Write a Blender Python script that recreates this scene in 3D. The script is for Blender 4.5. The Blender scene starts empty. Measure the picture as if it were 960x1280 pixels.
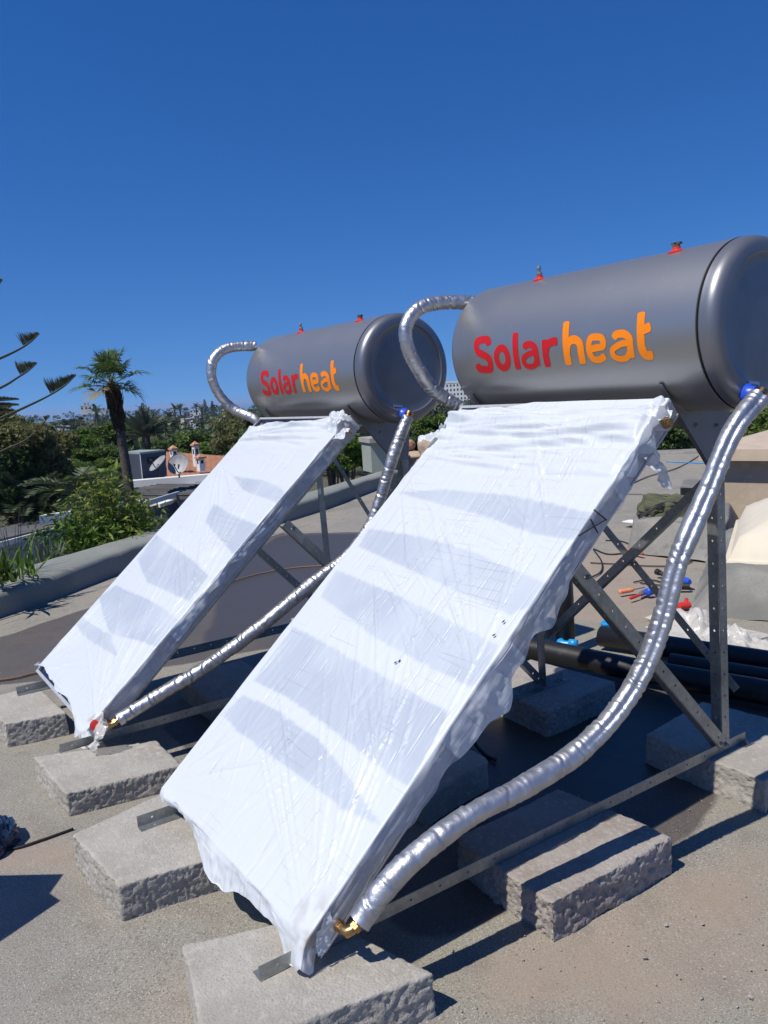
import bpy, math, random
import numpy as np
from mathutils import Vector, Matrix

# ------------------------------------------------------------------ camera, light, exposure
scene = bpy.context.scene
FPX, CX, CY, CZ = 1024.9, 2.8554, -0.8583, 1.5991
YAW, PITCH, ROLL = -0.98, -0.1456, -0.0634
F = np.array([math.sin(YAW)*math.cos(PITCH), math.cos(YAW)*math.cos(PITCH), math.sin(PITCH)])
_R = np.array([math.cos(YAW), -math.sin(YAW), 0.0]); _U = np.cross(_R, F)
R = _R*math.cos(ROLL)+_U*math.sin(ROLL); U = -_R*math.sin(ROLL)+_U*math.cos(ROLL)
C0 = np.array([CX, CY, CZ])
cam_data = bpy.data.cameras.new('camera'); cam = bpy.data.objects.new('camera', cam_data)
scene.collection.objects.link(cam); scene.camera = cam
cam_data.sensor_fit = 'HORIZONTAL'; cam_data.sensor_width = 36.0; cam_data.lens = 36.0*FPX/960.0
cam_data.clip_start = 0.05; cam_data.clip_end = 120000.0
cam.matrix_world = Matrix(((R[0], U[0], -F[0], CX), (R[1], U[1], -F[1], CY), (R[2], U[2], -F[2], CZ), (0, 0, 0, 1)))

SUN = Vector((0.035, -0.65, 1.0)).normalized()
world = bpy.data.worlds.new('World'); scene.world = world; world.use_nodes = True
wn = world.node_tree.nodes; wl = world.node_tree.links
bg = wn['Background']; bg.inputs[1].default_value = 0.12
sky = wn.new('ShaderNodeTexSky'); sky.sky_type = 'NISHITA'; sky.sun_disc = False
sky.sun_elevation = math.asin(SUN.z); sky.sun_rotation = math.atan2(SUN.x, SUN.y) % (2*math.pi)
sky.altitude = 0; sky.air_density = 1.0; sky.dust_density = 0.0; sky.ozone_density = 6.5
hs = wn.new('ShaderNodeHueSaturation'); hs.inputs['Saturation'].default_value = 1.26; hs.inputs['Value'].default_value = 0.75; hs.inputs['Hue'].default_value = 0.511
wtc = wn.new('ShaderNodeTexCoord'); wad = wn.new('ShaderNodeVectorMath'); wad.operation = 'ADD'; wad.inputs[1].default_value = (0, 0, 0.15)
wab = wn.new('ShaderNodeVectorMath'); wab.operation = 'NORMALIZE'
wl.new(wtc.outputs['Generated'], wad.inputs[0]); wl.new(wad.outputs[0], wab.inputs[0]); wl.new(wab.outputs[0], sky.inputs[0])
wl.new(sky.outputs[0], hs.inputs['Color']); wl.new(hs.outputs[0], bg.inputs[0])

sd = bpy.data.lights.new('sun', 'SUN'); sd.energy = 3.9; sd.angle = math.radians(0.53); sd.color = (1.0, 0.95, 0.86)
so = bpy.data.objects.new('sun', sd); scene.collection.objects.link(so)
so.rotation_euler = SUN.to_track_quat('Z', 'Y').to_euler()
scene.view_settings.view_transform = 'Standard'; scene.view_settings.look = 'None'
scene.view_settings.exposure = 0.38; scene.view_settings.gamma = 1.0
scene.view_settings.use_curve_mapping = False
try:
    scene.cycles.use_denoising = True
    scene.cycles.max_bounces = 8; scene.cycles.transparent_max_bounces = 12
except Exception: pass

# ------------------------------------------------------------------ pixel helpers (960 x 1280 photograph pixels -> points in the place)
def ray(x, y):
    d = F*FPX+R*(x-480)+U*(640-y); return d/np.linalg.norm(d)
def onz(x, y, z=0.0):
    d = ray(x, y); return C0+d*(z-C0[2])/d[2]
def onx(x, y, X):
    d = ray(x, y); return C0+d*(X-C0[0])/d[0]
def ony(x, y, Y):
    d = ray(x, y); return C0+d*(Y-C0[1])/d[1]
def far(x, y, dist):
    d = ray(x, y); return C0+d*dist/math.hypot(d[0], d[1])
def bearing(x, y=508):
    d = ray(x, y); f = np.array([d[0], d[1], 0.0]); f /= np.linalg.norm(f)
    return f, np.array([f[1], -f[0], 0.0])

# ------------------------------------------------------------------ object helpers
COL = scene.collection
def tag(o, label=None, cat=None, group=None, kind=None):
    if label: o['label'] = label
    if cat: o['category'] = cat
    if group: o['group'] = group
    if kind: o['kind'] = kind
    return o
def empty(name, loc=(0, 0, 0), rz=0.0):
    o = bpy.data.objects.new(name, None); COL.objects.link(o); o.location = [float(v) for v in loc]; o.rotation_euler = (0, 0, rz)
    o.empty_display_size = 0.1
    return o
def link(name, me, mat, parent=None, smooth=False):
    if mat is not None:
        for m in (mat if isinstance(mat, (list, tuple)) else [mat]): me.materials.append(m)
    o = bpy.data.objects.new(name, me); COL.objects.link(o)
    if parent is not None: o.parent = parent
    if smooth: me.polygons.foreach_set('use_smooth', [True]*len(me.polygons))
    return o
class MB:
    def __init__(s): s.v = []; s.f = []; s.mi = []
    def add(s, vs, fs, mi=0):
        b = len(s.v); s.v += [tuple(float(c) for c in v) for v in vs]
        s.f += [tuple(i+b for i in f) for f in fs]; s.mi += [mi]*len(fs)
    def box(s, a, b, mi=0):
        x0, y0, z0 = a; x1, y1, z1 = b
        s.add([(x0,y0,z0),(x1,y0,z0),(x1,y1,z0),(x0,y1,z0),(x0,y0,z1),(x1,y0,z1),(x1,y1,z1),(x0,y1,z1)],
              [(0,3,2,1),(4,5,6,7),(0,1,5,4),(1,2,6,5),(2,3,7,6),(3,0,4,7)], mi)
    def obox(s, o, ex, ey, ez, mi=0):    # oriented box: corner + three edge vectors
        o, ex, ey, ez = map(np.array, (o, ex, ey, ez))
        v = [o, o+ex, o+ex+ey, o+ey, o+ez, o+ex+ez, o+ex+ey+ez, o+ey+ez]
        fs = [(0,3,2,1),(4,5,6,7),(0,1,5,4),(1,2,6,5),(2,3,7,6),(3,0,4,7)]
        if np.dot(np.cross(ex, ey), ez) < 0: fs = [f[::-1] for f in fs]
        s.add(v, fs, mi)
    def prism(s, pts, vec, mi=0):
        n = len(pts); pts = [np.array(p, float) for p in pts]; vec = np.array(vec, float)
        s.add(pts+[p+vec for p in pts], [tuple(range(n))[::-1], tuple(range(n, 2*n))]+[(i, (i+1) % n, (i+1) % n+n, i+n) for i in range(n)], mi)
    def tube(s, pts, r, n=10, mi=0, caps=True):
        pts = [np.array(p, float) for p in pts]; m = len(pts)
        rr = r if hasattr(r, '__len__') else [r]*m
        t0 = pts[1]-pts[0]; up = np.array([0, 0, 1.0]) if abs(t0[2]) < .9*np.linalg.norm(t0) else np.array([1.0, 0, 0])
        vs = []
        for i, p in enumerate(pts):
            t = pts[min(i+1, m-1)]-pts[max(i-1, 0)]; t /= np.linalg.norm(t)+1e-12
            up = up-t*np.dot(up, t); up /= np.linalg.norm(up); sd_ = np.cross(t, up)
            for k in range(n):
                a = 2*math.pi*k/n; vs.append(p+rr[i]*(math.cos(a)*up+math.sin(a)*sd_))
        fs = [(i*n+k, i*n+(k+1) % n, (i+1)*n+(k+1) % n, (i+1)*n+k) for i in range(m-1) for k in range(n)]
        if caps: fs += [tuple(range(n))[::-1], tuple(range((m-1)*n, m*n))]
        s.add(vs, fs, mi)
    def lathe(s, prof, o, axis, n=32, mi=0):   # prof: [(distance along axis, radius)]
        o = np.array(o, float); ax = np.array(axis, float); ax /= np.linalg.norm(ax)
        up = np.array([0, 0, 1.0]) if abs(ax[2]) < .9 else np.array([1.0, 0, 0])
        e1 = up-ax*np.dot(up, ax); e1 /= np.linalg.norm(e1); e2 = np.cross(ax, e1)
        vs = [o+ax*d+r*(math.cos(2*math.pi*k/n)*e1+math.sin(2*math.pi*k/n)*e2) for d, r in prof for k in range(n)]
        m = len(prof)
        fs = [(i*n+k, i*n+(k+1) % n, (i+1)*n+(k+1) % n, (i+1)*n+k) for i in range(m-1) for k in range(n)]
        fs += [tuple(range(n))[::-1], tuple(range((m-1)*n, m*n))]
        s.add(vs, fs, mi)
    def build(s, name, mat, parent=None, smooth=False, sharp=None):
        me = bpy.data.meshes.new(name); me.from_pydata(s.v, [], s.f)
        o = link(name, me, mat, parent, smooth)
        if max(s.mi, default=0): me.polygons.foreach_set('material_index', s.mi)
        me.update()
        if sharp:
            try: me.set_sharp_from_angle(angle=math.radians(sharp))
            except Exception: pass
        return o
def grid_mesh(name, P, mask=None, flip=False):      # P: (n, m, 3)
    n, m = P.shape[:2]; idx = np.arange(n*m).reshape(n, m)
    q = np.stack([idx[:-1, :-1], idx[1:, :-1], idx[1:, 1:], idx[:-1, 1:]], -1)
    if flip: q = q[..., ::-1]
    if mask is not None: q = q[mask]
    q = q.reshape(-1, 4)
    return quads_mesh(name, P.reshape(-1, 3), q)
def quads_mesh(name, V, Q):
    me = bpy.data.meshes.new(name); me.vertices.add(len(V)); me.vertices.foreach_set('co', np.asarray(V, np.float32).ravel())
    me.loops.add(Q.size); me.loops.foreach_set('vertex_index', Q.astype(np.int32).ravel())
    me.polygons.add(len(Q)); me.polygons.foreach_set('loop_start', np.arange(len(Q), dtype=np.int32)*4)
    me.update(calc_edges=True); me.validate(); return me
def attr(me, name, vals):
    a = me.attributes.new(name, 'FLOAT', 'POINT'); a.data.foreach_set('value', np.asarray(vals, np.float32).ravel())
def _hash(ix, iy, iz, seed):
    h = (ix*374761393+iy*668265263+iz*2147483647+seed*974634777) & 0xffffffff
    h = ((h ^ (h >> 13))*1274126177) & 0xffffffff
    return ((h ^ (h >> 16)) & 0xffff)/32767.5-1.0
def vnoise(P, scale, seed=0):
    P = np.asarray(P, float)*scale; f = np.floor(P); t = P-f; t = t*t*(3-2*t); i = f.astype(np.int64); out = 0
    for dx in (0, 1):
        for dy in (0, 1):
            for dz in (0, 1):
                w = (t[..., 0] if dx else 1-t[..., 0])*(t[..., 1] if dy else 1-t[..., 1])*(t[..., 2] if dz else 1-t[..., 2])
                out = out+w*_hash(i[..., 0]+dx, i[..., 1]+dy, i[..., 2]+dz, seed)
    return out
def fbm(P, scale, oct=3, seed=0):
    return sum(vnoise(P, scale*2**k, seed+k)*.5**k for k in range(oct))
def inpoly(X, Y, poly):
    ins = np.zeros(X.shape, bool); n = len(poly)
    for i in range(n):
        x0, y0 = poly[i][:2]; x1, y1 = poly[(i+1) % n][:2]
        c = (y0 > Y) != (y1 > Y)
        ins ^= c & (X < (x1-x0)*(Y-y0)/((y1-y0) if y1 != y0 else 1e-9)+x0)
    return ins
def catmull(pts, n=12):
    p = [np.array(q, float) for q in pts]; p = [2*p[0]-p[1]]+p+[2*p[-1]-p[-2]]; out = []
    for i in range(1, len(p)-2):
        for k in range(n):
            t = k/n
            out.append(.5*((2*p[i])+(-p[i-1]+p[i+1])*t+(2*p[i-1]-5*p[i]+4*p[i+1]-p[i+2])*t*t+(-p[i-1]+3*p[i]-3*p[i+1]+p[i+2])*t**3))
    out.append(p[-2]); return out

# ------------------------------------------------------------------ materials
def mat(name, col, rough=.6, metal=0.0, noise=None, bump=None, spec=.5, sub=None):
    """noise: list of (scale, colour, lo, hi) layered over the base; bump: list of (scale, strength, distance)"""
    m = bpy.data.materials.new(name); m.use_nodes = True; nt = m.node_tree; N = nt.nodes; L = nt.links
    b = N['Principled BSDF']; b.inputs['Base Color'].default_value = (*col, 1); b.inputs['Roughness'].default_value = rough
    b.inputs['Metallic'].default_value = metal; b.inputs['Specular IOR Level'].default_value = spec
    tc = N.new('ShaderNodeTexCoord'); last = None
    for sc, c2, lo, hi in (noise or []):
        t = N.new('ShaderNodeTexNoise'); t.inputs['Scale'].default_value = sc; t.inputs['Detail'].default_value = 5
        L.new(tc.outputs['Object'], t.inputs['Vector'])
        r = N.new('ShaderNodeMapRange'); r.inputs[1].default_value = lo; r.inputs[2].default_value = hi; L.new(t.outputs['Fac'], r.inputs[0])
        mx = N.new('ShaderNodeMix'); mx.data_type = 'RGBA'; L.new(r.outputs[0], mx.inputs[0])
        if last: L.new(last, mx.inputs[6])
        else: mx.inputs[6].default_value = (*col, 1)
        mx.inputs[7].default_value = (*c2, 1); last = mx.outputs[2]
    if last: L.new(last, b.inputs['Base Color'])
    lb = None
    for sc, st, dist in (bump or []):
        t = N.new('ShaderNodeTexNoise'); t.inputs['Scale'].default_value = sc; t.inputs['Detail'].default_value = 4
        L.new(tc.outputs['Object'], t.inputs['Vector'])
        bn = N.new('ShaderNodeBump'); bn.inputs['Strength'].default_value = st; bn.inputs['Distance'].default_value = dist
        L.new(t.outputs['Fac'], bn.inputs['Height'])
        if lb: L.new(lb, bn.inputs['Normal'])
        lb = bn.outputs[0]
    if lb: L.new(lb, b.inputs['Normal'])
    m['_last'] = 1
    return m
def leafmat(name, dark, light, trans=.25, rough=.5):
    m = bpy.data.materials.new(name); m.use_nodes = True; nt = m.node_tree; N = nt.nodes; L = nt.links
    b = N['Principled BSDF']; b.inputs['Roughness'].default_value = rough; b.inputs['Specular IOR Level'].default_value = .3
    g = N.new('ShaderNodeNewGeometry'); tc = N.new('ShaderNodeTexCoord')
    t = N.new('ShaderNodeTexNoise'); t.inputs['Scale'].default_value = .9; t.inputs['Detail'].default_value = 3; L.new(tc.outputs['Object'], t.inputs['Vector'])
    a = N.new('ShaderNodeMath'); a.operation = 'MULTIPLY_ADD'; L.new(g.outputs['Random Per Island'], a.inputs[0]); a.inputs[1].default_value = .55
    s = N.new('ShaderNodeMapRange'); s.inputs[1].default_value = .35; s.inputs[2].default_value = .65; s.inputs[4].default_value = .45; L.new(t.outputs['Fac'], s.inputs[0]); L.new(s.outputs[0], a.inputs[2])
    mx = N.new('ShaderNodeMix'); mx.data_type = 'RGBA'; mx.inputs[6].default_value = (*dark, 1); mx.inputs[7].default_value = (*light, 1); L.new(a.outputs[0], mx.inputs[0])
    L.new(mx.outputs[2], b.inputs['Base Color'])
    tr = N.new('ShaderNodeBsdfTranslucent'); L.new(mx.outputs[2], tr.inputs[0])
    ms = N.new('ShaderNodeMixShader'); ms.inputs[0].default_value = trans
    L.new(b.outputs[0], ms.inputs[1]); L.new(tr.outputs[0], ms.inputs[2]); L.new(ms.outputs[0], N['Material Output'].inputs[0])
    return m
M = {}
M['concrete'] = mat('concrete_slab_grey', (.37, .345, .305), .9, noise=[(5, (.29, .27, .235), .4, .7), (38, (.43, .405, .36), .5, .75), (160, (.24, .225, .20), .56, .70), (2.0, (.30, .28, .24), .55, .75)], bump=[(60, .6, .004), (150, .8, .004), (420, .6, .0015)])
M['concrete_red'] = mat('concrete_slab_brown', (.32, .29, .265), .9, noise=[(6, (.25, .21, .18), .42, .7), (45, (.38, .36, .33), .5, .75), (170, (.20, .18, .17), .58, .72)], bump=[(60, .6, .005), (150, .8, .004), (420, .6, .0015)])
M['tank'] = mat('grey_metallic_paint', (.36, .355, .35), .37, .72, noise=[(2.2, (.335, .33, .325), .4, .7), (26, (.39, .385, .37), .66, .78)], bump=[(900, .12, .0002), (3.5, .03, .01)])
M['cap'] = mat('grey_cap_paint', (.22, .22, .235), .40, .60, noise=[(9, (.185, .195, .22), .4, .7)], bump=[(14, .06, .004)])
M['black'] = mat('black_rubber', (.012, .012, .013), .55)
M['blackpipe'] = mat('black_pipe_dusty', (.012, .012, .014), .45, noise=[(7, (.05, .048, .045), .62, .75)], bump=[(40, .2, .003)])
M['steel'] = mat('galvanised_steel', (.33, .345, .335), .45, .8, noise=[(60, (.40, .415, .40), .45, .6), (9, (.25, .26, .26), .5, .7)])
M['alu'] = mat('anodised_aluminium', (.50, .50, .52), .42, .35, noise=[(30, (.44, .44, .46), .45, .65)])
M['foil'] = mat('silver_foil_tape', (.50, .50, .51), .44, .92, noise=[(40, (.38, .38, .40), .45, .65)], bump=[(70, .55, .004), (190, .35, .0015)])
M['foilsoft'] = mat('silver_foil_sleeve', (.50, .51, .535), .47, .88, noise=[(18, (.41, .42, .445), .45, .65)], bump=[(55, .45, .004), (170, .3, .0015)])
M['brass'] = mat('brass', (.50, .31, .13), .36, 1.0, noise=[(40, (.36, .22, .10), .45, .65)], bump=[(80, .2, .001)])
M['copper'] = mat('copper_pipe', (.55, .26, .13), .35, 1.0)
M['redplastic'] = mat('red_plastic', (.55, .035, .025), .4)
M['blueplastic'] = mat('blue_plastic', (.02, .08, .55), .35)
M['cyanplastic'] = mat('light_blue_plastic', (.02, .28, .62), .35)
M['sticker'] = mat('pale_sticker', (.45, .47, .58), .5)
M['stickertext'] = mat('sticker_ink', (.05, .06, .22), .5)
M['red'] = mat('red_lettering', (.50, .012, .016), .5, spec=.3)
M['orange'] = mat('orange_lettering', (.88, .23, .006), .5, spec=.3)
M['glass_dark'] = mat('collector_glass', (.01, .012, .03), .1)
M['ink'] = mat('black_marker', (.01, .01, .015), .5)
M['white'] = mat('white_render', (.72, .72, .70), .8, noise=[(.8, (.62, .61, .58), .45, .7)])
M['cream'] = mat('cream_membrane', (.62, .56, .45), .65, noise=[(2.5, (.55, .49, .38), .45, .7)], bump=[(15, .15, .01)])
M['beige'] = mat('beige_render', (.40, .33, .25), .9, noise=[(1.3, (.33, .275, .205), .4, .65), (14, (.43, .36, .28), .5, .7)], bump=[(60, .3, .004)])
M['coping'] = mat('beige_coping', (.50, .40, .30), .85, noise=[(4, (.42, .33, .25), .45, .7)], bump=[(50, .3, .003)])
M['bitumen'] = mat('slate_bitumen_felt', (.20, .195, .18), .92, noise=[(2.2, (.28, .265, .235), .45, .65), (240, (.12, .12, .115), .52, .66), (9, (.15, .15, .14), .55, .7)], bump=[(300, .5, .002), (8, .4, .02)])
M['bitgreen'] = mat('grey_green_felt', (.21, .225, .20), .92, noise=[(1.6, (.26, .265, .235), .45, .65), (220, (.14, .15, .14), .52, .66)], bump=[(280, .5, .002), (6, .35, .02)])
M['bitdark'] = mat('dark_upstand_felt', (.15, .15, .14), .92, noise=[(2.5, (.25, .24, .22), .45, .65), (220, (.14, .15, .14), .52, .66)], bump=[(280, .5, .002), (5, .5, .03)])
M['terracotta'] = mat('terracotta_tiles', (.50, .26, .15), .85, noise=[(3, (.42, .21, .12), .45, .65)])
M['greyroof'] = mat('dark_grey_roofing', (.085, .085, .09), .8, noise=[(2, (.11, .11, .115), .45, .65)])
M['lilac'] = mat('pale_lilac_render', (.34, .34, .40), .85, noise=[(.7, (.30, .30, .35), .45, .7)])
M['navy'] = mat('shaded_face_and_mast_navy', (.05, .06, .085), .6)  # dark tone holds the cabin face's shade; also colours the dish masts
M['dish'] = mat('satellite_dish_grey', (.30, .31, .32), .5, noise=[(6, (.24, .25, .26), .45, .65)])
M['window'] = mat('dark_window', (.03, .04, .05), .15)
M['bark'] = mat('brown_bark', (.09, .07, .05), .9, noise=[(12, (.05, .04, .03), .45, .6)], bump=[(30, .6, .02)])
M['palmbark'] = mat('palm_bark', (.10, .085, .07), .9, noise=[(15, (.055, .045, .035), .45, .6)], bump=[(25, .8, .03)])
M['skirt'] = leafmat('dead_palm_fronds', (.045, .03, .018), (.17, .115, .06), .1, .8)
M['yellowfrond'] = leafmat('yellowing_fronds', (.20, .14, .03), (.34, .24, .05), .2, .7)
M['fan'] = leafmat('fan_palm_green', (.04, .08, .02), (.13, .19, .05), .3)
M['date'] = leafmat('date_palm_green', (.045, .07, .035), (.12, .15, .08), .2)
M['olive'] = leafmat('olive_drooping_leaves', (.10, .105, .04), (.28, .28, .12), .45)
M['deep'] = leafmat('deep_green_leaves', (.045, .075, .022), (.14, .20, .06), .35)
M['mid'] = leafmat('mid_green_leaves', (.05, .09, .02), (.16, .24, .05), .4)
M['bright'] = leafmat('bright_green_leaves', (.06, .12, .014), (.18, .30, .04), .35)
M['lime'] = leafmat('yellow_green_leaves', (.13, .18, .025), (.38, .43, .08), .45)
M['bronze'] = leafmat('bronze_leaves', (.12, .09, .02), (.25, .19, .05), .3)
M['greyleaf'] = leafmat('grey_green_leaves', (.06, .075, .05), (.15, .17, .12), .2)
M['whiteflower'] = leafmat('white_flowers', (.5, .5, .48), (.75, .75, .72), .2)
M['needle'] = leafmat('norfolk_needles', (.025, .035, .018), (.09, .10, .055), .15)
M['farleaf'] = leafmat('distant_leaves', (.04, .06, .026), (.11, .15, .06), .25)
M['khaki'] = mat('khaki_canvas', (.085, .09, .05), .9, noise=[(8, (.06, .065, .035), .45, .65)], bump=[(400, .4, .001)])
M['paper'] = mat('white_paper', (.75, .75, .75), .8)
M['salmon'] = mat('salmon_grip', (.72, .25, .13), .5)

# deck felt: granules, dust, damp patches (a per-vertex damp amount feathered with noise)
def deckmat():
    m = mat('sanded_roof_felt', (.255, .238, .195), .93, noise=[(.35, (.235, .225, .195), .4, .62), (1.7, (.285, .25, .205), .48, .68), (7, (.21, .19, .16), .52, .70), (1.1, (.18, .17, .15), .60, .70), (150, (.15, .135, .11), .50, .66), (210, (.46, .43, .38), .58, .68)], bump=[(330, .75, .0025), (26, .25, .006), (3.0, .3, .03)])
    nt = m.node_tree; N = nt.nodes; L = nt.links; b = N['Principled BSDF']
    base = b.inputs['Base Color'].links[0].from_socket
    tc = N.new('ShaderNodeTexCoord')
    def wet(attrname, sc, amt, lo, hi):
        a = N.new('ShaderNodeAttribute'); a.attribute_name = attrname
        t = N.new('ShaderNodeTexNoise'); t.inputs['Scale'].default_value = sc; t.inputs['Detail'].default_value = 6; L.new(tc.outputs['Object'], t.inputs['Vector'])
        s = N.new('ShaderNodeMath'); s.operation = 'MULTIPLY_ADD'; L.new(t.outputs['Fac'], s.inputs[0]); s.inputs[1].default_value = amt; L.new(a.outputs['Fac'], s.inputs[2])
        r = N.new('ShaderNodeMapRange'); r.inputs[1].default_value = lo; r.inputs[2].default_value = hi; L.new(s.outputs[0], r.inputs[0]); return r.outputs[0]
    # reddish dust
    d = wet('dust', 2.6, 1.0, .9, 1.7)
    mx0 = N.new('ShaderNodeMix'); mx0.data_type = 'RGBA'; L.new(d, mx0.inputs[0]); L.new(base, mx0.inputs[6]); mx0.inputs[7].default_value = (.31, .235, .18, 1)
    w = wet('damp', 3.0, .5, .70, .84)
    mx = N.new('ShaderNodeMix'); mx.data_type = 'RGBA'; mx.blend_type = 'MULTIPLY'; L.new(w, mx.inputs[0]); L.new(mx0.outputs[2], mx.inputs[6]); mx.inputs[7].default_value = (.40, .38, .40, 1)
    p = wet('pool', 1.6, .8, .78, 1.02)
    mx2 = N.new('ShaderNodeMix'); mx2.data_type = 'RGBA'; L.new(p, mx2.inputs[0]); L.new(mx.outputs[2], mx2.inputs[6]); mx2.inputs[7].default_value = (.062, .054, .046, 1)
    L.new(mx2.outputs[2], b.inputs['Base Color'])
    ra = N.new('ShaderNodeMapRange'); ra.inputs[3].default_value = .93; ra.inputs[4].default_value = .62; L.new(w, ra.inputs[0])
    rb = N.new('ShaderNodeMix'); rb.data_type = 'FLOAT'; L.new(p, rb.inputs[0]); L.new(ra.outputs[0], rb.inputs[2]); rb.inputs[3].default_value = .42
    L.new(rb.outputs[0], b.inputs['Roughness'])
    for n in list(N):
        if n.bl_idname == 'ShaderNodeBump' and n.inputs['Strength'].default_value > .5:
            sb = N.new('ShaderNodeMapRange'); sb.inputs[3].default_value = n.inputs['Strength'].default_value; sb.inputs[4].default_value = .12
            L.new(p, sb.inputs[0]); L.new(sb.outputs[0], n.inputs['Strength'])
    return m
M['deck'] = deckmat()

# polythene film: 'band' = second layer clinging to the glass, 'clear' = single thin layer over the frame sides
def filmmat():
    m = bpy.data.materials.new('white_polythene_film'); m.use_nodes = True; nt = m.node_tree; N = nt.nodes; L = nt.links
    b = N['Principled BSDF']; b.inputs['Roughness'].default_value = .38; b.inputs['Specular IOR Level'].default_value = .45
    def A(n):
        a = N.new('ShaderNodeAttribute'); a.attribute_name = n; return a.outputs['Fac']
    tc = N.new('ShaderNodeTexCoord'); uv = N.new('ShaderNodeUVMap'); uv.uv_map = 'film'
    mx = N.new('ShaderNodeMix'); mx.data_type = 'RGBA'; mx.inputs[6].default_value = (.64, .68, .725, 1); mx.inputs[7].default_value = (.465, .515, .59, 1)
    L.new(A('band'), mx.inputs[0])
    mp = N.new('ShaderNodeMapping'); mp.inputs['Rotation'].default_value = (0, 0, .55); mp.inputs['Scale'].default_value = (34, 2.6, 1); L.new(uv.outputs[0], mp.inputs[0])
    st = N.new('ShaderNodeTexNoise'); st.inputs['Scale'].default_value = 1.4; st.inputs['Detail'].default_value = 5; L.new(mp.outputs[0], st.inputs['Vector'])
    sr = N.new('ShaderNodeMapRange'); sr.inputs[1].default_value = .55; sr.inputs[2].default_value = .78; sr.inputs[4].default_value = .35; L.new(st.outputs['Fac'], sr.inputs[0])
    mx2 = N.new('ShaderNodeMix'); mx2.data_type = 'RGBA'; L.new(sr.outputs[0], mx2.inputs[0]); L.new(mx.outputs[2], mx2.inputs[6]); mx2.inputs[7].default_value = (.72, .77, .80, 1)
    mx3 = N.new('ShaderNodeMix'); mx3.data_type = 'RGBA'; L.new(A('dirt'), mx3.inputs[0]); L.new(mx2.outputs[2], mx3.inputs[6]); mx3.inputs[7].default_value = (.42, .37, .29, 1)
    L.new(mx3.outputs[2], b.inputs['Base Color'])
    b1 = N.new('ShaderNodeBump'); b1.inputs['Strength'].default_value = .35; b1.inputs['Distance'].default_value = .006; L.new(st.outputs['Fac'], b1.inputs['Height'])
    mq = N.new('ShaderNodeMapping'); mq.inputs['Rotation'].default_value = (0, 0, -1.0); mq.inputs['Scale'].default_value = (22, 3, 1); L.new(uv.outputs[0], mq.inputs[0])
    s2 = N.new('ShaderNodeTexNoise'); s2.inputs['Scale'].default_value = 1.1; s2.inputs['Detail'].default_value = 6; L.new(mq.outputs[0], s2.inputs['Vector'])
    b2 = N.new('ShaderNodeBump'); b2.inputs['Strength'].default_value = .3; b2.inputs['Distance'].default_value = .008; L.new(s2.outputs['Fac'], b2.inputs['Height']); L.new(b1.outputs[0], b2.inputs['Normal'])
    prev = b2.outputs[0]; lines = None
    for rot, sx_, sy_, sc_, wd, dist_ in ((.62, 9, .45, 1.0, .024, .0026), (.30, 10, .45, 1.2, .022, .0024), (1.02, 9, .5, 1.1, .022, .0022), (-.12, .8, 16, 1.0, .02, .0014)):
        mm = N.new('ShaderNodeMapping'); mm.inputs['Rotation'].default_value = (0, 0, rot); mm.inputs['Location'].default_value = (rot*7, rot*3, 0); mm.inputs['Scale'].default_value = (sx_, sy_, 1); L.new(uv.outputs[0], mm.inputs[0])
        nz = N.new('ShaderNodeTexNoise'); nz.inputs['Scale'].default_value = sc_; nz.inputs['Detail'].default_value = 1.5; nz.inputs['Distortion'].default_value = .25; L.new(mm.outputs[0], nz.inputs['Vector'])
        sb = N.new('ShaderNodeMath'); sb.operation = 'SUBTRACT'; L.new(nz.outputs['Fac'], sb.inputs[0]); sb.inputs[1].default_value = .5
        ab = N.new('ShaderNodeMath'); ab.operation = 'ABSOLUTE'; L.new(sb.outputs[0], ab.inputs[0])
        rg = N.new('ShaderNodeMapRange'); rg.interpolation_type = 'SMOOTHSTEP'; rg.inputs[1].default_value = 0; rg.inputs[2].default_value = wd; rg.inputs[3].default_value = 1; rg.inputs[4].default_value = 0; L.new(ab.outputs[0], rg.inputs[0])
        # creases come and go
        gt = N.new('ShaderNodeTexNoise'); gt.inputs['Scale'].default_value = 4+rot; L.new(uv.outputs[0], gt.inputs['Vector'])
        gr = N.new('ShaderNodeMapRange'); gr.inputs[1].default_value = .47; gr.inputs[2].default_value = .62; L.new(gt.outputs['Fac'], gr.inputs[0])
        ml = N.new('ShaderNodeMath'); ml.operation = 'MULTIPLY'; L.new(rg.outputs[0], ml.inputs[0]); L.new(gr.outputs[0], ml.inputs[1])
        bb = N.new('ShaderNodeBump'); bb.inputs['Strength'].default_value = .8; bb.inputs['Distance'].default_value = dist_; L.new(ml.outputs[0], bb.inputs['Height']); L.new(prev, bb.inputs['Normal']); prev = bb.outputs[0]
    L.new(prev, b.inputs['Normal'])
    tl = N.new('ShaderNodeBsdfTranslucent'); tl.inputs[0].default_value = (.8, .82, .86, 1)
    m1 = N.new('ShaderNodeMixShader'); m1.inputs[0].default_value = .16; L.new(b.outputs[0], m1.inputs[1]); L.new(tl.outputs[0], m1.inputs[2])
    tp = N.new('ShaderNodeBsdfTransparent'); m2 = N.new('ShaderNodeMixShader')
    L.new(A('clear'), m2.inputs[0]); L.new(m1.outputs[0], m2.inputs[1]); L.new(tp.outputs[0], m2.inputs[2])
    L.new(m2.outputs[0], N['Material Output'].inputs[0]); return m
M['film'] = filmmat()
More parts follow.
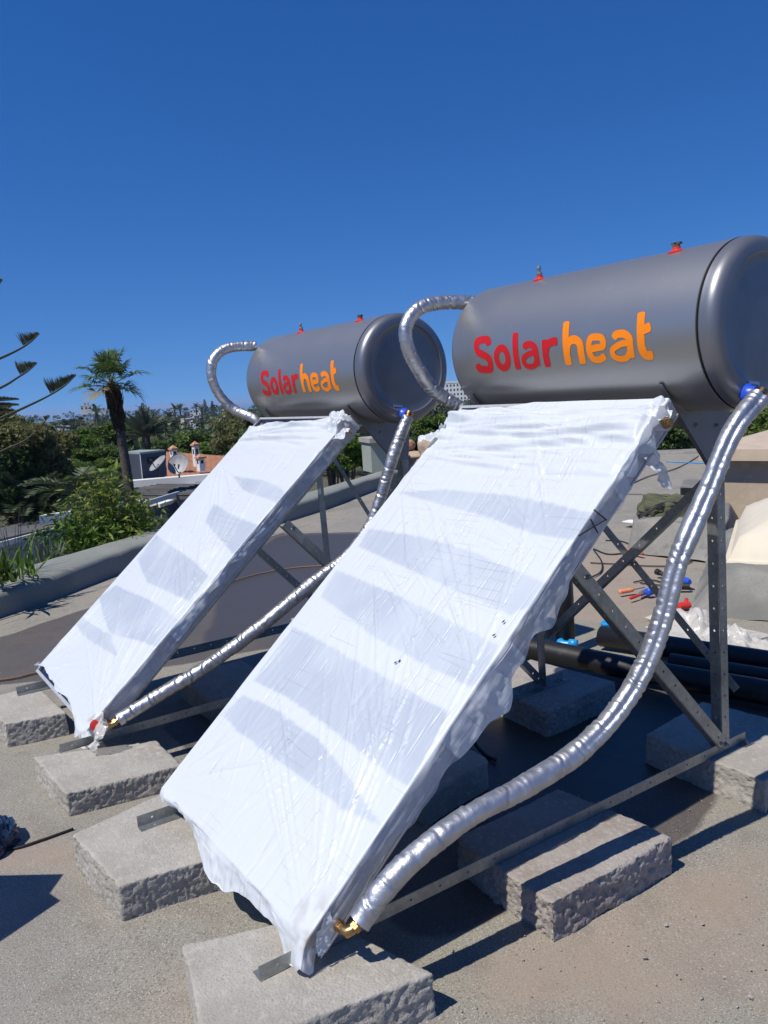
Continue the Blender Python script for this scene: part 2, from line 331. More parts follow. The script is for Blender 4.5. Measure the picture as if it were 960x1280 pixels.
def clearfilm():
    m = bpy.data.materials.new('clear_polythene'); m.use_nodes = True; nt = m.node_tree; N = nt.nodes; L = nt.links
    b = N['Principled BSDF']; b.inputs['Base Color'].default_value = (.75, .73, .70, 1); b.inputs['Roughness'].default_value = .22
    tp = N.new('ShaderNodeBsdfTransparent'); ms = N.new('ShaderNodeMixShader'); ms.inputs[0].default_value = .5
    L.new(b.outputs[0], ms.inputs[1]); L.new(tp.outputs[0], ms.inputs[2]); L.new(ms.outputs[0], N['Material Output'].inputs[0]); return m
M['clearfilm'] = clearfilm()

# ------------------------------------------------------------------ setting: sea, terrain, roof deck
def gz(x, y=0.0):        # falls of the roof deck
    return -0.02+0.018*max(min(x, 0.0), -4.0)
seam = mat('sea_water', (.012, .05, .11), .12, spec=.5, bump=[(.02, .35, 3.0)])
me_ = bpy.data.meshes.new('sea'); n = 96
vs = [(0, 0, -45)]+[(16000*math.cos(2*math.pi*k/n), 16000*math.sin(2*math.pi*k/n), -45) for k in range(n)]
me_.from_pydata(vs, [], [(0, k+1, (k+1) % n+1) for k in range(n)]); tag(link('sea', me_, seam), kind='structure')
hz = MB(); hz.box((-16500, -16500, -125), (16500, 16500, 14.5)); hm = bpy.data.materials.new('sea_air'); hm.use_nodes = True; hn = hm.node_tree.nodes; hn.remove(hn['Principled BSDF'])
pv = hn.new('ShaderNodeVolumePrincipled'); pv.inputs['Color'].default_value = (.48, .68, 1.0, 1); pv.inputs['Density'].default_value = .00015; pv.inputs['Anisotropy'].default_value = .0
hm.node_tree.links.new(pv.outputs[0], hn['Material Output'].inputs['Volume']); tag(hz.build('haze', hm), kind='stuff')

def tz(x, y):            # natural ground
    d = np.hypot(x-CX, y-CY)
    z = -6.3-np.clip(d-25, 0, 1e9)*.0115
    z = np.where(d > 1150, z-(d-1150)*.12, z)
    # low hill to the left
    f, r_ = bearing(105); hx, hy = CX+f[0]*620, CY+f[1]*620
    z = z+8.5*np.exp(-(((x-hx)**2+(y-hy)**2)/(170.0**2)))
    f, r_ = bearing(590); hx, hy = CX+f[0]*520, CY+f[1]*520
    z = z+2.0*np.exp(-(((x-hx)**2+(y-hy)**2)/(150.0**2)))
    return z
g = np.concatenate([-np.geomspace(2500, 12, 60), np.linspace(-10, 10, 9), np.geomspace(12, 2500, 60)])
X, Y = np.meshgrid(g-4, g+4, indexing='ij')
Z = tz(X, Y)+fbm(np.stack([X, Y, X*0], -1), .02, 3, 5)*.8
me = grid_mesh('hillside_ground', np.stack([X, Y, Z], -1))
tag(link('hillside_ground', me, mat('dry_garden_soil', (.10, .085, .055), .95, noise=[(.08, (.05, .065, .025), .42, .6), (.9, (.14, .12, .08), .5, .7)]), smooth=True), kind='structure')

PAR_IN = [(-2.2, -4.2), (-3.0, -2.8), (-3.75, -1.3), (-4.55, .12), (-4.95, .68), (-5.6, 1.5), (-6.05, 2.15), (-7.55, 4.9), (-9.1, 7.1), (-10.6, 9.6)]
PAR_OUT = [(-3.0, -4.5), (-3.8, -3.1), (-4.6, -1.5), (-5.35, .0), (-5.8, .75), (-6.4, 1.6), (-6.9, 2.35), (-8.4, 5.35), (-9.9, 7.6), (-11.3, 9.6)]
FAR_EDGE = [(-11.0, 9.75), (-8.4, 13.9), (-3.0, 17.5), (6.0, 20.0)]
deck_poly = [(6.5, -4.4)]+[tuple((np.array(a)+np.array(b))/2) for a, b in zip(PAR_IN, PAR_OUT)]+FAR_EDGE+[(6.5, 20.0)]
gx = np.concatenate([np.linspace(-11.4, -7.2, 60), np.arange(-7.15, 3.0, .05), np.linspace(3.05, 6.5, 16)])
gy = np.concatenate([np.linspace(-4.6, -1.4, 20), np.arange(-1.35, 6.0, .05), np.linspace(6.05, 20.2, 130)])
X, Y = np.meshgrid(gx, gy, indexing='ij')
Z = -0.02+0.018*np.clip(X, -4, 0)+fbm(np.stack([X, Y, X*0], -1), .9, 3, 9)*.004
inside = inpoly((X[:-1, :-1]+X[1:, 1:])/2, (Y[:-1, :-1]+Y[1:, 1:])/2, deck_poly)
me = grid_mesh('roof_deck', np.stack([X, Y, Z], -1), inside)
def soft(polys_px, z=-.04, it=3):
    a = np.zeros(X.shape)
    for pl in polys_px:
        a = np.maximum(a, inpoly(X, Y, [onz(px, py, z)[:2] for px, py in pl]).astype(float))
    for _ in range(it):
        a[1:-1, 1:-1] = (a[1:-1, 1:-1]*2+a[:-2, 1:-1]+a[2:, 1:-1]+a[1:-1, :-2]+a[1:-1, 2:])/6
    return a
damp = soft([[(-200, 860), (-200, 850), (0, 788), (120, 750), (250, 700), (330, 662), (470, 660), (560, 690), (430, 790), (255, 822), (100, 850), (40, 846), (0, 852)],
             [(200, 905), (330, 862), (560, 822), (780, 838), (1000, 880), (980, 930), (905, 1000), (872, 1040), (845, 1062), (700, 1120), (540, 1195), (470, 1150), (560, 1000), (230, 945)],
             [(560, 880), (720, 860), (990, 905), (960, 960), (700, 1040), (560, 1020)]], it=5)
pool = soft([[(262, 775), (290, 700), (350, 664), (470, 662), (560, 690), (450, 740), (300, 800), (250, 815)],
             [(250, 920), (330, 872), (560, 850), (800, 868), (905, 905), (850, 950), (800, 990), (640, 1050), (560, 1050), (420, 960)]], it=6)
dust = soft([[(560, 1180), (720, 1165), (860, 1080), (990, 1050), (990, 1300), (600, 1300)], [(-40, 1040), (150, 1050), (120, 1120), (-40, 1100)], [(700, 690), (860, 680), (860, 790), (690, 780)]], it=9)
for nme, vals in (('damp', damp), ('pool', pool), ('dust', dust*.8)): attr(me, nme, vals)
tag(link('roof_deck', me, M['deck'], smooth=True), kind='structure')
# felt laps: long raised joints between felt rolls
mb = MB()
for a, b in (((-3.6, -1.6), (-6.9, 4.8)), ((-2.4, -1.6), (-2.9, -.1)), ((-6.6, 8.2), (-1.5, 9.4)), ((-4.4, 10.8), (.5, 10.0))):
    a = np.array(a); b = np.array(b); d = (b-a)/np.linalg.norm(b-a); p = np.array([-d[1], d[0]])*.05
    za, zb = gz(a[0])+.0015, gz(b[0])+.0015
    mb.add([(*(a-p*.02), za), (*(b-p*.02), zb), (*(b+p), zb+.004), (*(a+p), za+.004)], [(0, 1, 2, 3)])
for pa, pb in (((-10, 775), (150, 722)), ((560, 800), (700, 790))):
    a = onz(*pa, -.02)[:2]; b = onz(*pb, -.02)[:2]; d = (b-a)/np.linalg.norm(b-a); p = np.array([-d[1], d[0]])*.0028; n_ = 30; V_ = []; 
    for k in range(n_+1):
        c = a+(b-a)*k/n_+p*1.2*math.sin(k*.4); V_ += [(*(c-p), gz(c[0])+.0045), (*(c+p), gz(c[0])+.0045)]
    mb.add(V_, [(2*k, 2*k+2, 2*k+3, 2*k+1) for k in range(n_)])
me_l = mb.build('roof_deck_lap', M['bitumen']); tag(me_l, kind='structure')
# building below the deck
mb = MB()
wall_xy = PAR_OUT+[(-11.3, 9.9), (-8.6, 14.1), (-3.1, 17.8), (6.6, 20.3), (6.6, -4.7)]
for (x0, y0), (x1, y1) in zip(wall_xy, wall_xy[1:]+wall_xy[:1]):
    mb.add([(x0, y0, -8), (x1, y1, -8), (x1, y1, -.16), (x0, y0, -.16)], [(0, 1, 2, 3)])
tag(mb.build('building_wall', M['white']), 'pale rendered wall of the building that carries the roof deck', 'building')

# ------------------------------------------------------------------ parapet: felt covered, soft rounded edges, slightly wavy
def loft(name, inner, outer, prof, m, zfun, label, cat, seed=1, n=14, wob=.012):
    """prof: list of (t across 0 inner..1 outer, z)"""
    pi = np.array(catmull([(*p, 0) for p in inner], n)); po = np.array(catmull([(*p, 0) for p in outer], n))
    P = np.zeros((len(pi), len(prof), 3))
    for j, (t, z) in enumerate(prof):
        P[:, j] = pi*(1-t)+po*t; P[:, j, 2] = z+np.array([zfun(a) for a in P[:, j, 0]])
    P += wob*np.stack([fbm(P, 2.2, 3, seed), fbm(P, 2.2, 3, seed+7), fbm(P, 1.7, 3, seed+11)], -1)
    o = link(name, grid_mesh(name, P), m, smooth=True); tag(o, label, cat); return o
ppr = [(-.02, -.05), (.0, .05), (.01, .16), (.03, .20), (.09, .222), (.3, .235), (.6, .235), (.9, .225), (.98, .20), (1.0, .12), (1.0, -.6)]
loft('parapet_wall', PAR_IN, PAR_OUT, ppr, M['bitgreen'], gz, 'low grey felt covered parapet curving along the roof edge above the gardens', 'parapet')
fi = [(-10.9, 9.3), (-8.2, 13.6), (-2.9, 17.1), (6.0, 19.6)]; fo = [(-11.3, 9.7), (-8.5, 14.0), (-3.1, 17.7), (6.0, 20.2)]
loft('roof_edge_kerb', fi, fo, [(0, -.05), (.02, .05), (.1, .07), (.9, .07), (1, .05), (1, -.5)], M['bitumen'], gz, 'low felt kerb along the far edge of the roof deck', 'kerb', 4, wob=.008)

# ------------------------------------------------------------------ concrete blocks
def rough_block(name, c4, z0, z1, seed, m, res=.0058, label='', group=None, amp=1.0):
    c4 = np.array(c4, float)
    sx = (np.linalg.norm(c4[1]-c4[0])+np.linalg.norm(c4[2]-c4[3]))/2; sy = (np.linalg.norm(c4[3]-c4[0])+np.linalg.norm(c4[2]-c4[1]))/2; sz = z1-z0
    nx, ny, nz = [max(6, int(s/res)) for s in (sx, sy, sz)]
    V = {}; P = []; Q = []
    def vid(i, j, k):
        if (i, j, k) not in V: V[(i, j, k)] = len(P); P.append((sx*i/nx, sy*j/ny, sz*k/nz))
        return V[(i, j, k)]
    for i in range(nx):
        for j in range(ny):
            Q.append((vid(i, j, nz), vid(i+1, j, nz), vid(i+1, j+1, nz), vid(i, j+1, nz)))
    for k in range(nz):
        for i in range(nx):
            Q.append((vid(i, 0, k), vid(i+1, 0, k), vid(i+1, 0, k+1), vid(i, 0, k+1)))
            Q.append((vid(i+1, ny, k), vid(i, ny, k), vid(i, ny, k+1), vid(i+1, ny, k+1)))
        for j in range(ny):
            Q.append((vid(0, j+1, k), vid(0, j, k), vid(0, j, k+1), vid(0, j+1, k+1)))
            Q.append((vid(nx, j, k), vid(nx, j+1, k), vid(nx, j+1, k+1), vid(nx, j, k+1)))
    P = np.array(P); r = np.array([.012, .012, .007]); s = np.array([sx, sy, sz])
    lo = r.copy(); hi = s-r; lo[2] = -1
    q = np.clip(P, lo, hi); d = P-q; nn = d/r; ln = np.linalg.norm(nn, axis=1); k = ln > 1e-9
    nr = np.zeros_like(nn); nr[k] = nn[k]/ln[k][:, None]; P = q+nr*r
    side = np.clip(np.hypot(nr[:, 0], nr[:, 1]), 0, 1)
    W = P+seed*3.7
    rag = fbm(W*np.array([1, 1, 2.2]), 30, 2, seed)*.0022-np.clip(vnoise(W*np.array([1, 1, 1.3]), 85, seed+3), 0, 1)*.0055-np.clip(vnoise(W, 150, seed+4)-.1, 0, 1)*.007+fbm(W, 5, 2, seed+9)*.007
    top = fbm(W, 14, 3, seed+5)*.0012+fbm(W, 3, 2, seed+6)*.002
    P[:, 0] += nr[:, 0]*rag*side*amp; P[:, 1] += nr[:, 1]*rag*side*amp; P[:, 2] += nr[:, 2]*(1-side)*top+nr[:, 2]*side*rag*.5*(P[:, 2] > sz*.6)
    a = P[:, :1]/sx; b = P[:, 1:2]/sy
    XY = c4[0]*(1-a)*(1-b)+c4[1]*a*(1-b)+c4[2]*a*b+c4[3]*(1-a)*b
    cen = c4.mean(0)
    me = quads_mesh(name, np.column_stack([XY-cen, P[:, 2]]), np.array(Q))
    o = link(name, me, m, smooth=True); o.location = (cen[0], cen[1], z0)
    tag(o, label, 'concrete block', group or 'concrete blocks under the heater stands'); return o
TOPB, TOPA = .108, .078
def blk(pts, top, seed, label, m='concrete', **k):
    c = [onz(a, b, top)[:2] for a, b in pts]
    rough_block('concrete_block', c, gz(np.mean([q[0] for q in c]))-.004, top, seed, M[m], label=label, **k)
# corners in order (-x,-y) (+x,-y) (+x,+y) (-x,+y)
blk([(226, 1180), (262, 1320), (544, 1216), (396, 1142)], TOPB, 1, 'large pale concrete block under the lower corner of the nearer wrapped collector')
blk([(89, 1043), (147, 1108), (279, 1068), (207, 988)], TOPB, 2, 'square concrete block lying between the lower ends of the two collectors')
blk([(40, 945), (82, 992), (228, 956), (196, 925)], TOPA, 3, 'concrete block under the lower corner of the farther collector with red and brass fitting')
blk([(-22, 872), (5, 906), (84, 890), (48, 858)], TOPA, 4, 'concrete block cut by the left edge of the photo under the farther collector')
blk([(570, 1046), (690, 1132), (843, 1046), (697, 985)], TOPB, 5, 'brownish concrete block with a hose shadow across it, under the middle of the base rail', 'concrete_red', amp=1.7)
c = [(.72, 1.82), (1.27, 1.80), (1.16, 2.36), (.66, 2.30)]
rough_block('concrete_block', c, gz(.9)-.004, TOPB, 6, M['concrete'], label='concrete block carrying the foot of the nearest upright leg, beside the right edge')
c = [(-.30, 1.72), (.27, 1.70), (.24, 2.22), (-.30, 2.16)]
rough_block('concrete_block', c, gz(0)-.004, TOPB, 7, M['concrete_red'], label='shaded concrete block under the inner rear leg of the nearer heater')
c = [(-.16, .86), (.52, .80), (.46, 1.18), (-.18, 1.22)]
rough_block('concrete_block', c, gz(0)-.004, TOPB, 8, M['concrete'], label='shaded concrete block mostly hidden below the middle of the nearer collector', res=.012)
c = [(-1.55, .62), (-1.05, .60), (-1.02, 1.0), (-1.56, 1.02)]
rough_block('concrete_block', c, gz(-1.2)-.004, TOPA, 9, M['concrete'], label='dark shaded concrete block behind the foil hose of the farther heater', res=.012)
c = [(-2.15, 1.65), (-1.72, 1.65), (-1.70, 2.1), (-2.15, 2.1)]
rough_block('concrete_block', c, gz(-2)-.004, TOPA, 10, M['concrete'], label='concrete block under the far rear leg of the farther heater', res=.012)
c = [(-1.25, 1.65), (-.72, 1.65), (-.70, 2.1), (-1.25, 2.1)]
rough_block('concrete_block', c, gz(-1)-.004, TOPA, 11, M['concrete'], label='concrete block under the near rear leg of the farther heater', res=.012)

# ------------------------------------------------------------------ perforated steel strips and angles
def perf_strip(mb, p0, p1, wdir, width, th=.0025, pitch=.05, hr=.0055, slot=1.0):
    """strip from p0 to p1 (its one long edge), extending by width along wdir"""
    p0, p1, w = [np.array(a, float) for a in (p0, p1, wdir)]
    L_ = np.linalg.norm(p1-p0); e = (p1-p0)/L_; w = w-e*np.dot(w, e); w /= np.linalg.norm(w); nn = np.cross(e, w)
    nc = max(1, int(round(L_/pitch))); pc = L_/nc
    for i in range(nc):
        c = np.array([(i+.5)*pc, width/2]); hx, hy = pc/2, width/2
        outer = [(-hx, -hy), (0, -hy), (hx, -hy), (hx, 0), (hx, hy), (0, hy), (-hx, hy), (-hx, 0)]
        inner = [(hr*slot*math.cos(a), hr*math.sin(a)) for a in [math.radians(225+45*k) for k in range(8)]]
        vs = []
        for z in (0, th):
            for q in outer+inner: vs.append(p0+e*(c[0]+q[0])+w*(c[1]+q[1])+nn*z)
        fs = []
        for k in range(8):
            k2 = (k+1) % 8
            fs.append((k2, k, 8+k, 8+k2)); fs.append((16+k, 16+k2, 24+k2, 24+k)); fs.append((8+k2, 8+k, 24+k, 24+k2))
        fs += [(0, 1, 17, 16), (1, 2, 18, 17), (4, 5, 21, 20), (5, 6, 22, 21)]
        if i == 0: fs += [(6, 7, 23, 22), (7, 0, 16, 23)]
        if i == nc-1: fs += [(2, 3, 19, 18), (3, 4, 20, 19)]
        mb.add(vs, fs)
def angle(name, p0, p1, d1, d2, w1, w2, parent, th=.0028, pitch=.05, hr=.0055, slot=1.0, m='steel'):
    mb = MB(); p0 = np.array(p0, float); p1 = np.array(p1, float); d1 = np.array(d1, float); d2 = np.array(d2, float)
    perf_strip(mb, p0, p1, d1, w1, th, pitch, hr, slot)
    if w2: perf_strip(mb, p0+d2*.0032-d1*.0, p1+d2*.0032, d2, w2, th, pitch, hr, slot)
    return mb.build(name, M[m], parent)
def bolt(p, axis, parent, r=.008, name='bolt'):
    mb = MB(); mb.lathe([(-.001, r*1.35), (.0015, r*1.35), (.0016, r), (.007, r), (.0075, r*.8)], p, axis, 6)
    mb.lathe([(.006, r*.45), (.013, r*.45)], p, axis, 8); return mb.build(name, M['steel'], parent)

# ------------------------------------------------------------------ foil covered hose
def hose(name, ctrl, r, parent,  m='foil', seed=1, crinkle=.0035, seams=(.055, .004), twin=0.0, n=36, step=.0045):
    P = np.array(catmull(ctrl, 60)); d = np.r_[0, np.cumsum(np.linalg.norm(np.diff(P, axis=0), axis=1))]
    N_ = int(d[-1]/step); t = np.linspace(0, d[-1], N_); C = np.stack([np.interp(t, d, P[:, i]) for i in range(3)], 1)
    T = np.gradient(C, axis=0); T /= np.linalg.norm(T, axis=1)[:, None]
    up = np.array([1.0, 0, 0]); V = np.zeros((N_, n+1, 3)); ang = np.linspace(0, 2*np.pi, n+1)
    rng = random.Random(seed); marks = []; s = rng.random()*.05
    while s < d[-1]: marks.append((s, rng.uniform(.5, 1), rng.uniform(-.55, .55), rng.random()*6.28)); s += seams[0]*rng.choice((.22, .35, .8, 1.4, 2.1))*rng.uniform(.8, 1.2)
    CY_ = np.zeros((N_, n+1, 3)); CY_[..., 0] = t[:, None]*1.0; CY_[..., 1] = np.cos(ang)*r*1.3; CY_[..., 2] = np.sin(ang)*r*1.3
    cr = (.35-np.abs(vnoise(CY_*np.array([1.6, .7, .7]), 34, seed)))*crinkle*1.1+fbm(CY_, 20, 2, seed+8)*crinkle*.45
    dsp = cr+fbm(CY_, 6, 2, seed+3)*crinkle*1.3
    for (s, a, tilt, ph) in marks:
        off = t[:, None]-s-tilt*r*np.cos(ang+ph)[None, :]-.004*np.sin(3*ang+ph)
        dsp -= seams[1]*a*np.exp(-(off/.0038)**2)*np.clip(.4+.8*np.cos(ang-ph*1.3), 0, 1)-seams[1]*.45*a*np.exp(-((off-.010)/.006)**2)*np.clip(.4+.8*np.cos(ang-ph*1.3), 0, 1)
    R_ = r+dsp
    if twin:
        k = np.clip((t/d[-1]), 0, 1); k = np.where(k < .55, 1, np.clip(1-(k-.55)/.1, 0, 1))[:, None]
        R0_ = R_
    for i in range(N_):
        up = up-T[i]*np.dot(up, T[i]); up /= np.linalg.norm(up); sd_ = np.cross(T[i], up)
        if twin:
            vc = np.array([2.6, -.9, 1.5])-C[i]; ga = math.atan2(np.dot(vc, sd_), np.dot(vc, up))-.25; df = (ang-ga+np.pi) % (2*np.pi)-np.pi
            R_[i] = R_[i]-twin*k[i]*np.exp(-(df/.20)**2)+twin*.35*k[i]*np.exp(-((np.abs(df)-.7)/.4)**2)
        V[i] = C[i]+R_[i][:, None]*(np.cos(ang)[:, None]*up+np.sin(ang)[:, None]*sd_)
    V[:, -1] = V[:, 0]
    return link(name, grid_mesh(name, V), M[m], parent, smooth=True)
twin_ang = 5.6

# ------------------------------------------------------------------ lettering
def ribbon(mb, pts, w, closed=False, x0=0, layer=0, mi=0):
    p = [np.array(q, float) for q in (catmull([(*a, 0) for a in (pts+[pts[0], pts[1]] if False else pts)], 8) if not closed else catmull([(*a, 0) for a in pts+[pts[0]]], 8))]
    p = [q[:2] for q in p]
    if closed: p = p[:-1]
    m = len(p); Lv = []; 
    for i in range(m):
        if closed: t = p[(i+1) % m]-p[i-1]
        else: t = p[min(i+1, m-1)]-p[max(i-1, 0)]
        t = t/(np.linalg.norm(t)+1e-12); nn = np.array([-t[1], t[0]])*w/2
        Lv.append((p[i]+nn, p[i]-nn, t))
    vs = []; fs = []
    for a, b, _ in Lv: vs += [a, b]
    k = m if closed else m-1
    for i in range(k): j = (i+1) % m; fs.append((2*i, 2*i+1, 2*j+1, 2*j))
    if not closed:
        for i, sgn in ((0, -1), (m-1, 1)):
            a, b, t = Lv[i]; c = p[i]; base = len(vs); nn = (a-c); 
            arc = [c+nn*math.cos(th)+t*sgn*w/2*math.sin(th)*.35 for th in np.linspace(0, math.pi, 9)]
            vs += arc; fs.append(tuple(range(base, base+9)) if sgn < 0 else tuple(range(base, base+9))[::-1])
    rr = TR+.0012+.00025*layer
    def onto(q):
        a = (q[1])/TR; return (x0+q[0], TYC-rr*math.cos(a), TZC+rr*math.sin(a))
    # subdivide long straight pieces is handled by catmull sampling
    mb.add([onto(q) for q in vs], fs, mi)
TYC, TZC, TR, TXS, TXL = 1.7426, 1.7433, .2855, 1.234, -.035
VB = -.096        # baseline along the girth, metres below the tank's foremost line
S_ = .031
def letters():
    h, xh = .155, .112; s = S_/2
    def v(pts): return [(a, b+VB) for a, b in pts]
    L_ = []
    def oval(w, H, y0=0): return v([(w/2+(w/2-s)*math.cos(a), y0+H/2+(H/2-s)*math.sin(a)) for a in np.linspace(0, 2*math.pi, 17)[:-1]])
    w = .108
    L_.append(('letter_s', .163, [(v([(w-s, h*.76), (w*.80, h-s*1.25), (w*.48, h-s), (w*.18, h*.86), (s*1.05, h*.72), (w*.25, h*.585), (w*.55, h*.49), (w*.82, h*.38), (w-s, h*.24), (w*.78, h*.10), (w*.48, s), (w*.18, s*1.3), (s*.9, h*.24)]), False)], 'red'))
    L_.append(('letter_o', .283, [(oval(.098, xh), True, .029)], 'red'))
    L_.append(('letter_l', .398, [(v([(s, s*.6), (s, h*.5), (s, h-s*.6)]), False)], 'red'))
    def la(w):
        return [(v([(s*1.6, xh*.78), (w*.34, xh-s*.98), (w*.62, xh-s*1.0), (w-s*1.1, xh*.72), (w-s, xh*.5), (w-s, s*1.0)]), False, .027),
                (v([(w-s*1.2, xh*.575), (w*.50, xh*.56), (s*1.0, xh*.42), (s*.95, xh*.22), (w*.36, s*.75), (w*.66, s*.95), (w-s*1.2, xh*.30)]), False, .022)]
    L_.append(('letter_a', .440, la(.100), 'red'))
    L_.append(('letter_r', .560, [(v([(s, s*.6), (s, xh*.5), (s, xh-s*.5)]), False), (v([(s, xh*.5), (s*1.7, xh*.76), (.050, xh-s*.95), (.076, xh-s*.95)]), False)], 'red'))
    L_.append(('letter_h', .668, [(v([(s, s*.6), (s, h*.5), (s, h+.006)]), False), (v([(s, xh*.45), (s*1.8, xh*.76), (.055, xh-s), (.082, xh*.72), (.085, xh*.4), (.085, s*.6)]), False)], 'orange'))
    w = .098
    L_.append(('letter_e', .776, [(v([(s*1.6, xh*.50), (w*.5, xh*.52), (w-s*1.1, xh*.56), (w-s*1.3, xh*.80), (w*.5, xh-s), (s*1.6, xh*.82), (s, xh*.5), (s*1.7, xh*.2), (w*.55, s), (w-s*1.0, xh*.23)]), False, .025)], 'orange'))
    L_.append(('letter_a', .884, la(.106), 'orange'))
    L_.append(('letter_t', 1.006, [(v([(s, h+.002), (s, h*.6), (s, s*3), (s*1.7, s*1.15), (.052, s)]), False), (v([(s*.6, xh-s*.6), (.030, xh-s*.6), (.052, xh-s*.2)]), False)], 'orange'))
    return L_

# ------------------------------------------------------------------ collector film
TILT = .7139; CT, ST = math.cos(TILT), math.sin(TILT); LP, WP, TH, ZB = 2.0, 1.09, .080, .206
NRM = np.array([0, -ST, CT]); SL = np.array([0, CT, ST])
def pan(u, s, n=0.0): return np.array([u, s*CT, ZB+s*ST])+NRM*n
def us(px, py, o):
    d = ray(px, py); c = C0-np.array(o)-np.array([0, 0, ZB]); t = -np.dot(c, NRM)/np.dot(d, NRM); P = c+d*t
    return P[0], np.dot(P, SL)
def film(root, o, seed, bands, dl, dr, db, smax, clear, fan, hump, name='plastic_wrap', smin=lambda q: 0*q):
    """dl, dr: lengths hanging over the left/right edge as functions of s; db: hanging over the low edge as function of u"""
    nt_, nd, nr, nb, nsl = 170, 8, 26, 20, 300
    tq = np.r_[-1+np.arange(nd)/nd, np.linspace(0, 1, nt_), 1+np.arange(1, nr+1)/nr]
    tsd = np.r_[-1+np.arange(nb)/nb, np.linspace(0, 1, nsl)]
    TQ, TS = np.meshgrid(tq, tsd, indexing='ij')
    Uo = np.clip(TQ, 0, 1)*WP; s0_ = smin(np.clip(TQ, 0, 1)); So = s0_+np.clip(TS, 0, 1)*(smax(np.clip(TQ, 0, 1))-s0_)
    hl = np.clip(-TQ, 0, 1)*dl(So); hr = np.clip(TQ-1, 0, 1)*dr(So); hb = np.clip(-TS, 0, 1)*db(Uo)
    rng = random.Random(seed); H = np.zeros_like(Uo)
    cre = []
    for (u0, s0, a0, a1, n_, l0, l1, hh, ww) in fan:
        for k in range(n_):
            a = math.radians(rng.uniform(a0, a1)); l = rng.uniform(l0, l1); st_ = rng.uniform(.0, .12)
            u1, v1 = u0+rng.uniform(-.05, .05)+st_*math.cos(a), s0+rng.uniform(-.03, .03)+st_*math.sin(a)
            cre.append((u1, v1, u1+l*math.cos(a), v1+l*math.sin(a), hh*rng.uniform(.4, 1.2), ww*rng.uniform(.6, 1.5), rng.uniform(-.06, .06)))
    UU = TQ*1.0; UU = np.where(TQ < 0, -hl, np.where(TQ > 1, WP+hr, Uo)); SS = np.where(TS < 0, -hb, So)
    for (a, b, c, d, hh, ww, bend) in cre:
        dx, dy = c-a, d-b; l2 = dx*dx+dy*dy; t = ((UU-a)*dx+(SS-b)*dy)/l2; tc = np.clip(t, 0, 1)
        off = ((UU-a)*dy-(SS-b)*dx)/math.sqrt(l2)+bend*tc*(1-tc)*4*math.sqrt(l2)*.3
        w_ = ww*(.5+1.0*tc); e = np.exp(-(off/w_)**2)*np.where((t > 0) & (t < 1), np.sin(np.clip(t, 0, 1)*np.pi)**.5, 0)
        hh = hh*1.5; w_ = w_*.85; e = np.exp(-(off/w_)**2)*np.where((t > 0) & (t < 1), np.sin(np.clip(t, 0, 1)*np.pi)**.5, 0); H += hh*e-.45*hh*np.exp(-((off-w_*1.5)/(w_*1.2))**2)*np.where((t > 0) & (t < 1), np.sin(np.clip(t, 0, 1)*np.pi)**.5, 0)
    S3 = np.stack([UU, SS, UU*0+seed], -1)
    H += fbm(S3, 3.0, 2, seed)*.0025
    st = S3.copy(); st[..., 0] *= .35; st[..., 1] *= 3.2      # crumpling along the top edge runs across the collector
    H += np.clip(hump(Uo, So), 0, None)*(.55+fbm(st, 6.0, 4, seed+2)*.9)
    out = fbm(S3, 14, 3, seed+4)*.006+fbm(S3, 4, 2, seed+6)*.010
    inL = np.clip(-TQ*4, 0, 1); inR = np.clip((TQ-1)*4, 0, 1); inB = np.clip(-TS*3, 0, 1)
    on = (1-inL)*(1-inR)*(1-inB)
    P = np.zeros(Uo.shape+(3,))
    edge = np.minimum(np.minimum(np.abs(Uo), np.abs(WP-Uo)), 1)
    H = np.maximum(H, -.0015)*np.where(on > .9, np.clip(edge/.02, .3, 1), 1)
    ndisp = .006+H*on
    lat = np.where(TQ < 0, -.004-np.abs(out)*inL*.6-.004*inL, 0)+np.where(TQ > 1, .004+np.abs(out)*inR*(.35+.9*np.exp(-((So-.85)/.3)**2))+H*inR*.6, 0)
    P = (np.stack([Uo+lat, Uo*0, Uo*0], -1)+np.array([0, 0, ZB])+So[..., None]*SL+(ndisp-hl-hr)[..., None]*NRM)
    bul = out*1.5*inB+.02*np.sin(Uo*9+seed)*inB*np.clip(hb/.1, 0, 1)
    P += hb[..., None]*np.array([0, -.16, -1.0])+(np.clip(hb, 0, .02)[..., None])*np.array([0, -.25, .1])
    P[..., 1] -= bul*.8; P[..., 0] += bul*.5
    P[..., 2] = np.maximum(P[..., 2], .118-ROOTZ)
    me = grid_mesh(name, P, flip=True)
    B = np.zeros_like(Uo)
    wu = fbm(S3, 3, 2, seed+31)*.006; ws = fbm(S3, 3, 2, seed+32)*.006
    for pl in bands:
        B = np.maximum(B, inpoly(UU+wu, SS+ws, [us(a, b, o) for a, b in pl]).astype(float))
    for _ in range(1): B[1:-1, 1:-1] = (B[1:-1, 1:-1]*2+B[:-2, 1:-1]+B[2:, 1:-1]+B[1:-1, :-2]+B[1:-1, 2:])/6
    B = B*on*(.85+.3*fbm(S3, 5, 2, seed+8))
    attr(me, 'band', np.clip(B, 0, 1))
    cl = clear(Uo, So)*inR+.25*inL
    attr(me, 'clear', np.clip(cl+fbm(S3, 9, 3, seed+13)*.25*inR*(cl > 0), 0, .85))
    dirt = np.clip(fbm(S3, 18, 3, seed+21)*1.5-.1, 0, 1)*np.exp(-(((Uo-WP)/.10)**2+((SS)/.10)**2))*(TQ > .9)
    attr(me, 'dirt', dirt)
    uvl = me.uv_layers.new(name='film'); vi = np.zeros(len(me.loops), np.int32); me.loops.foreach_get('vertex_index', vi)
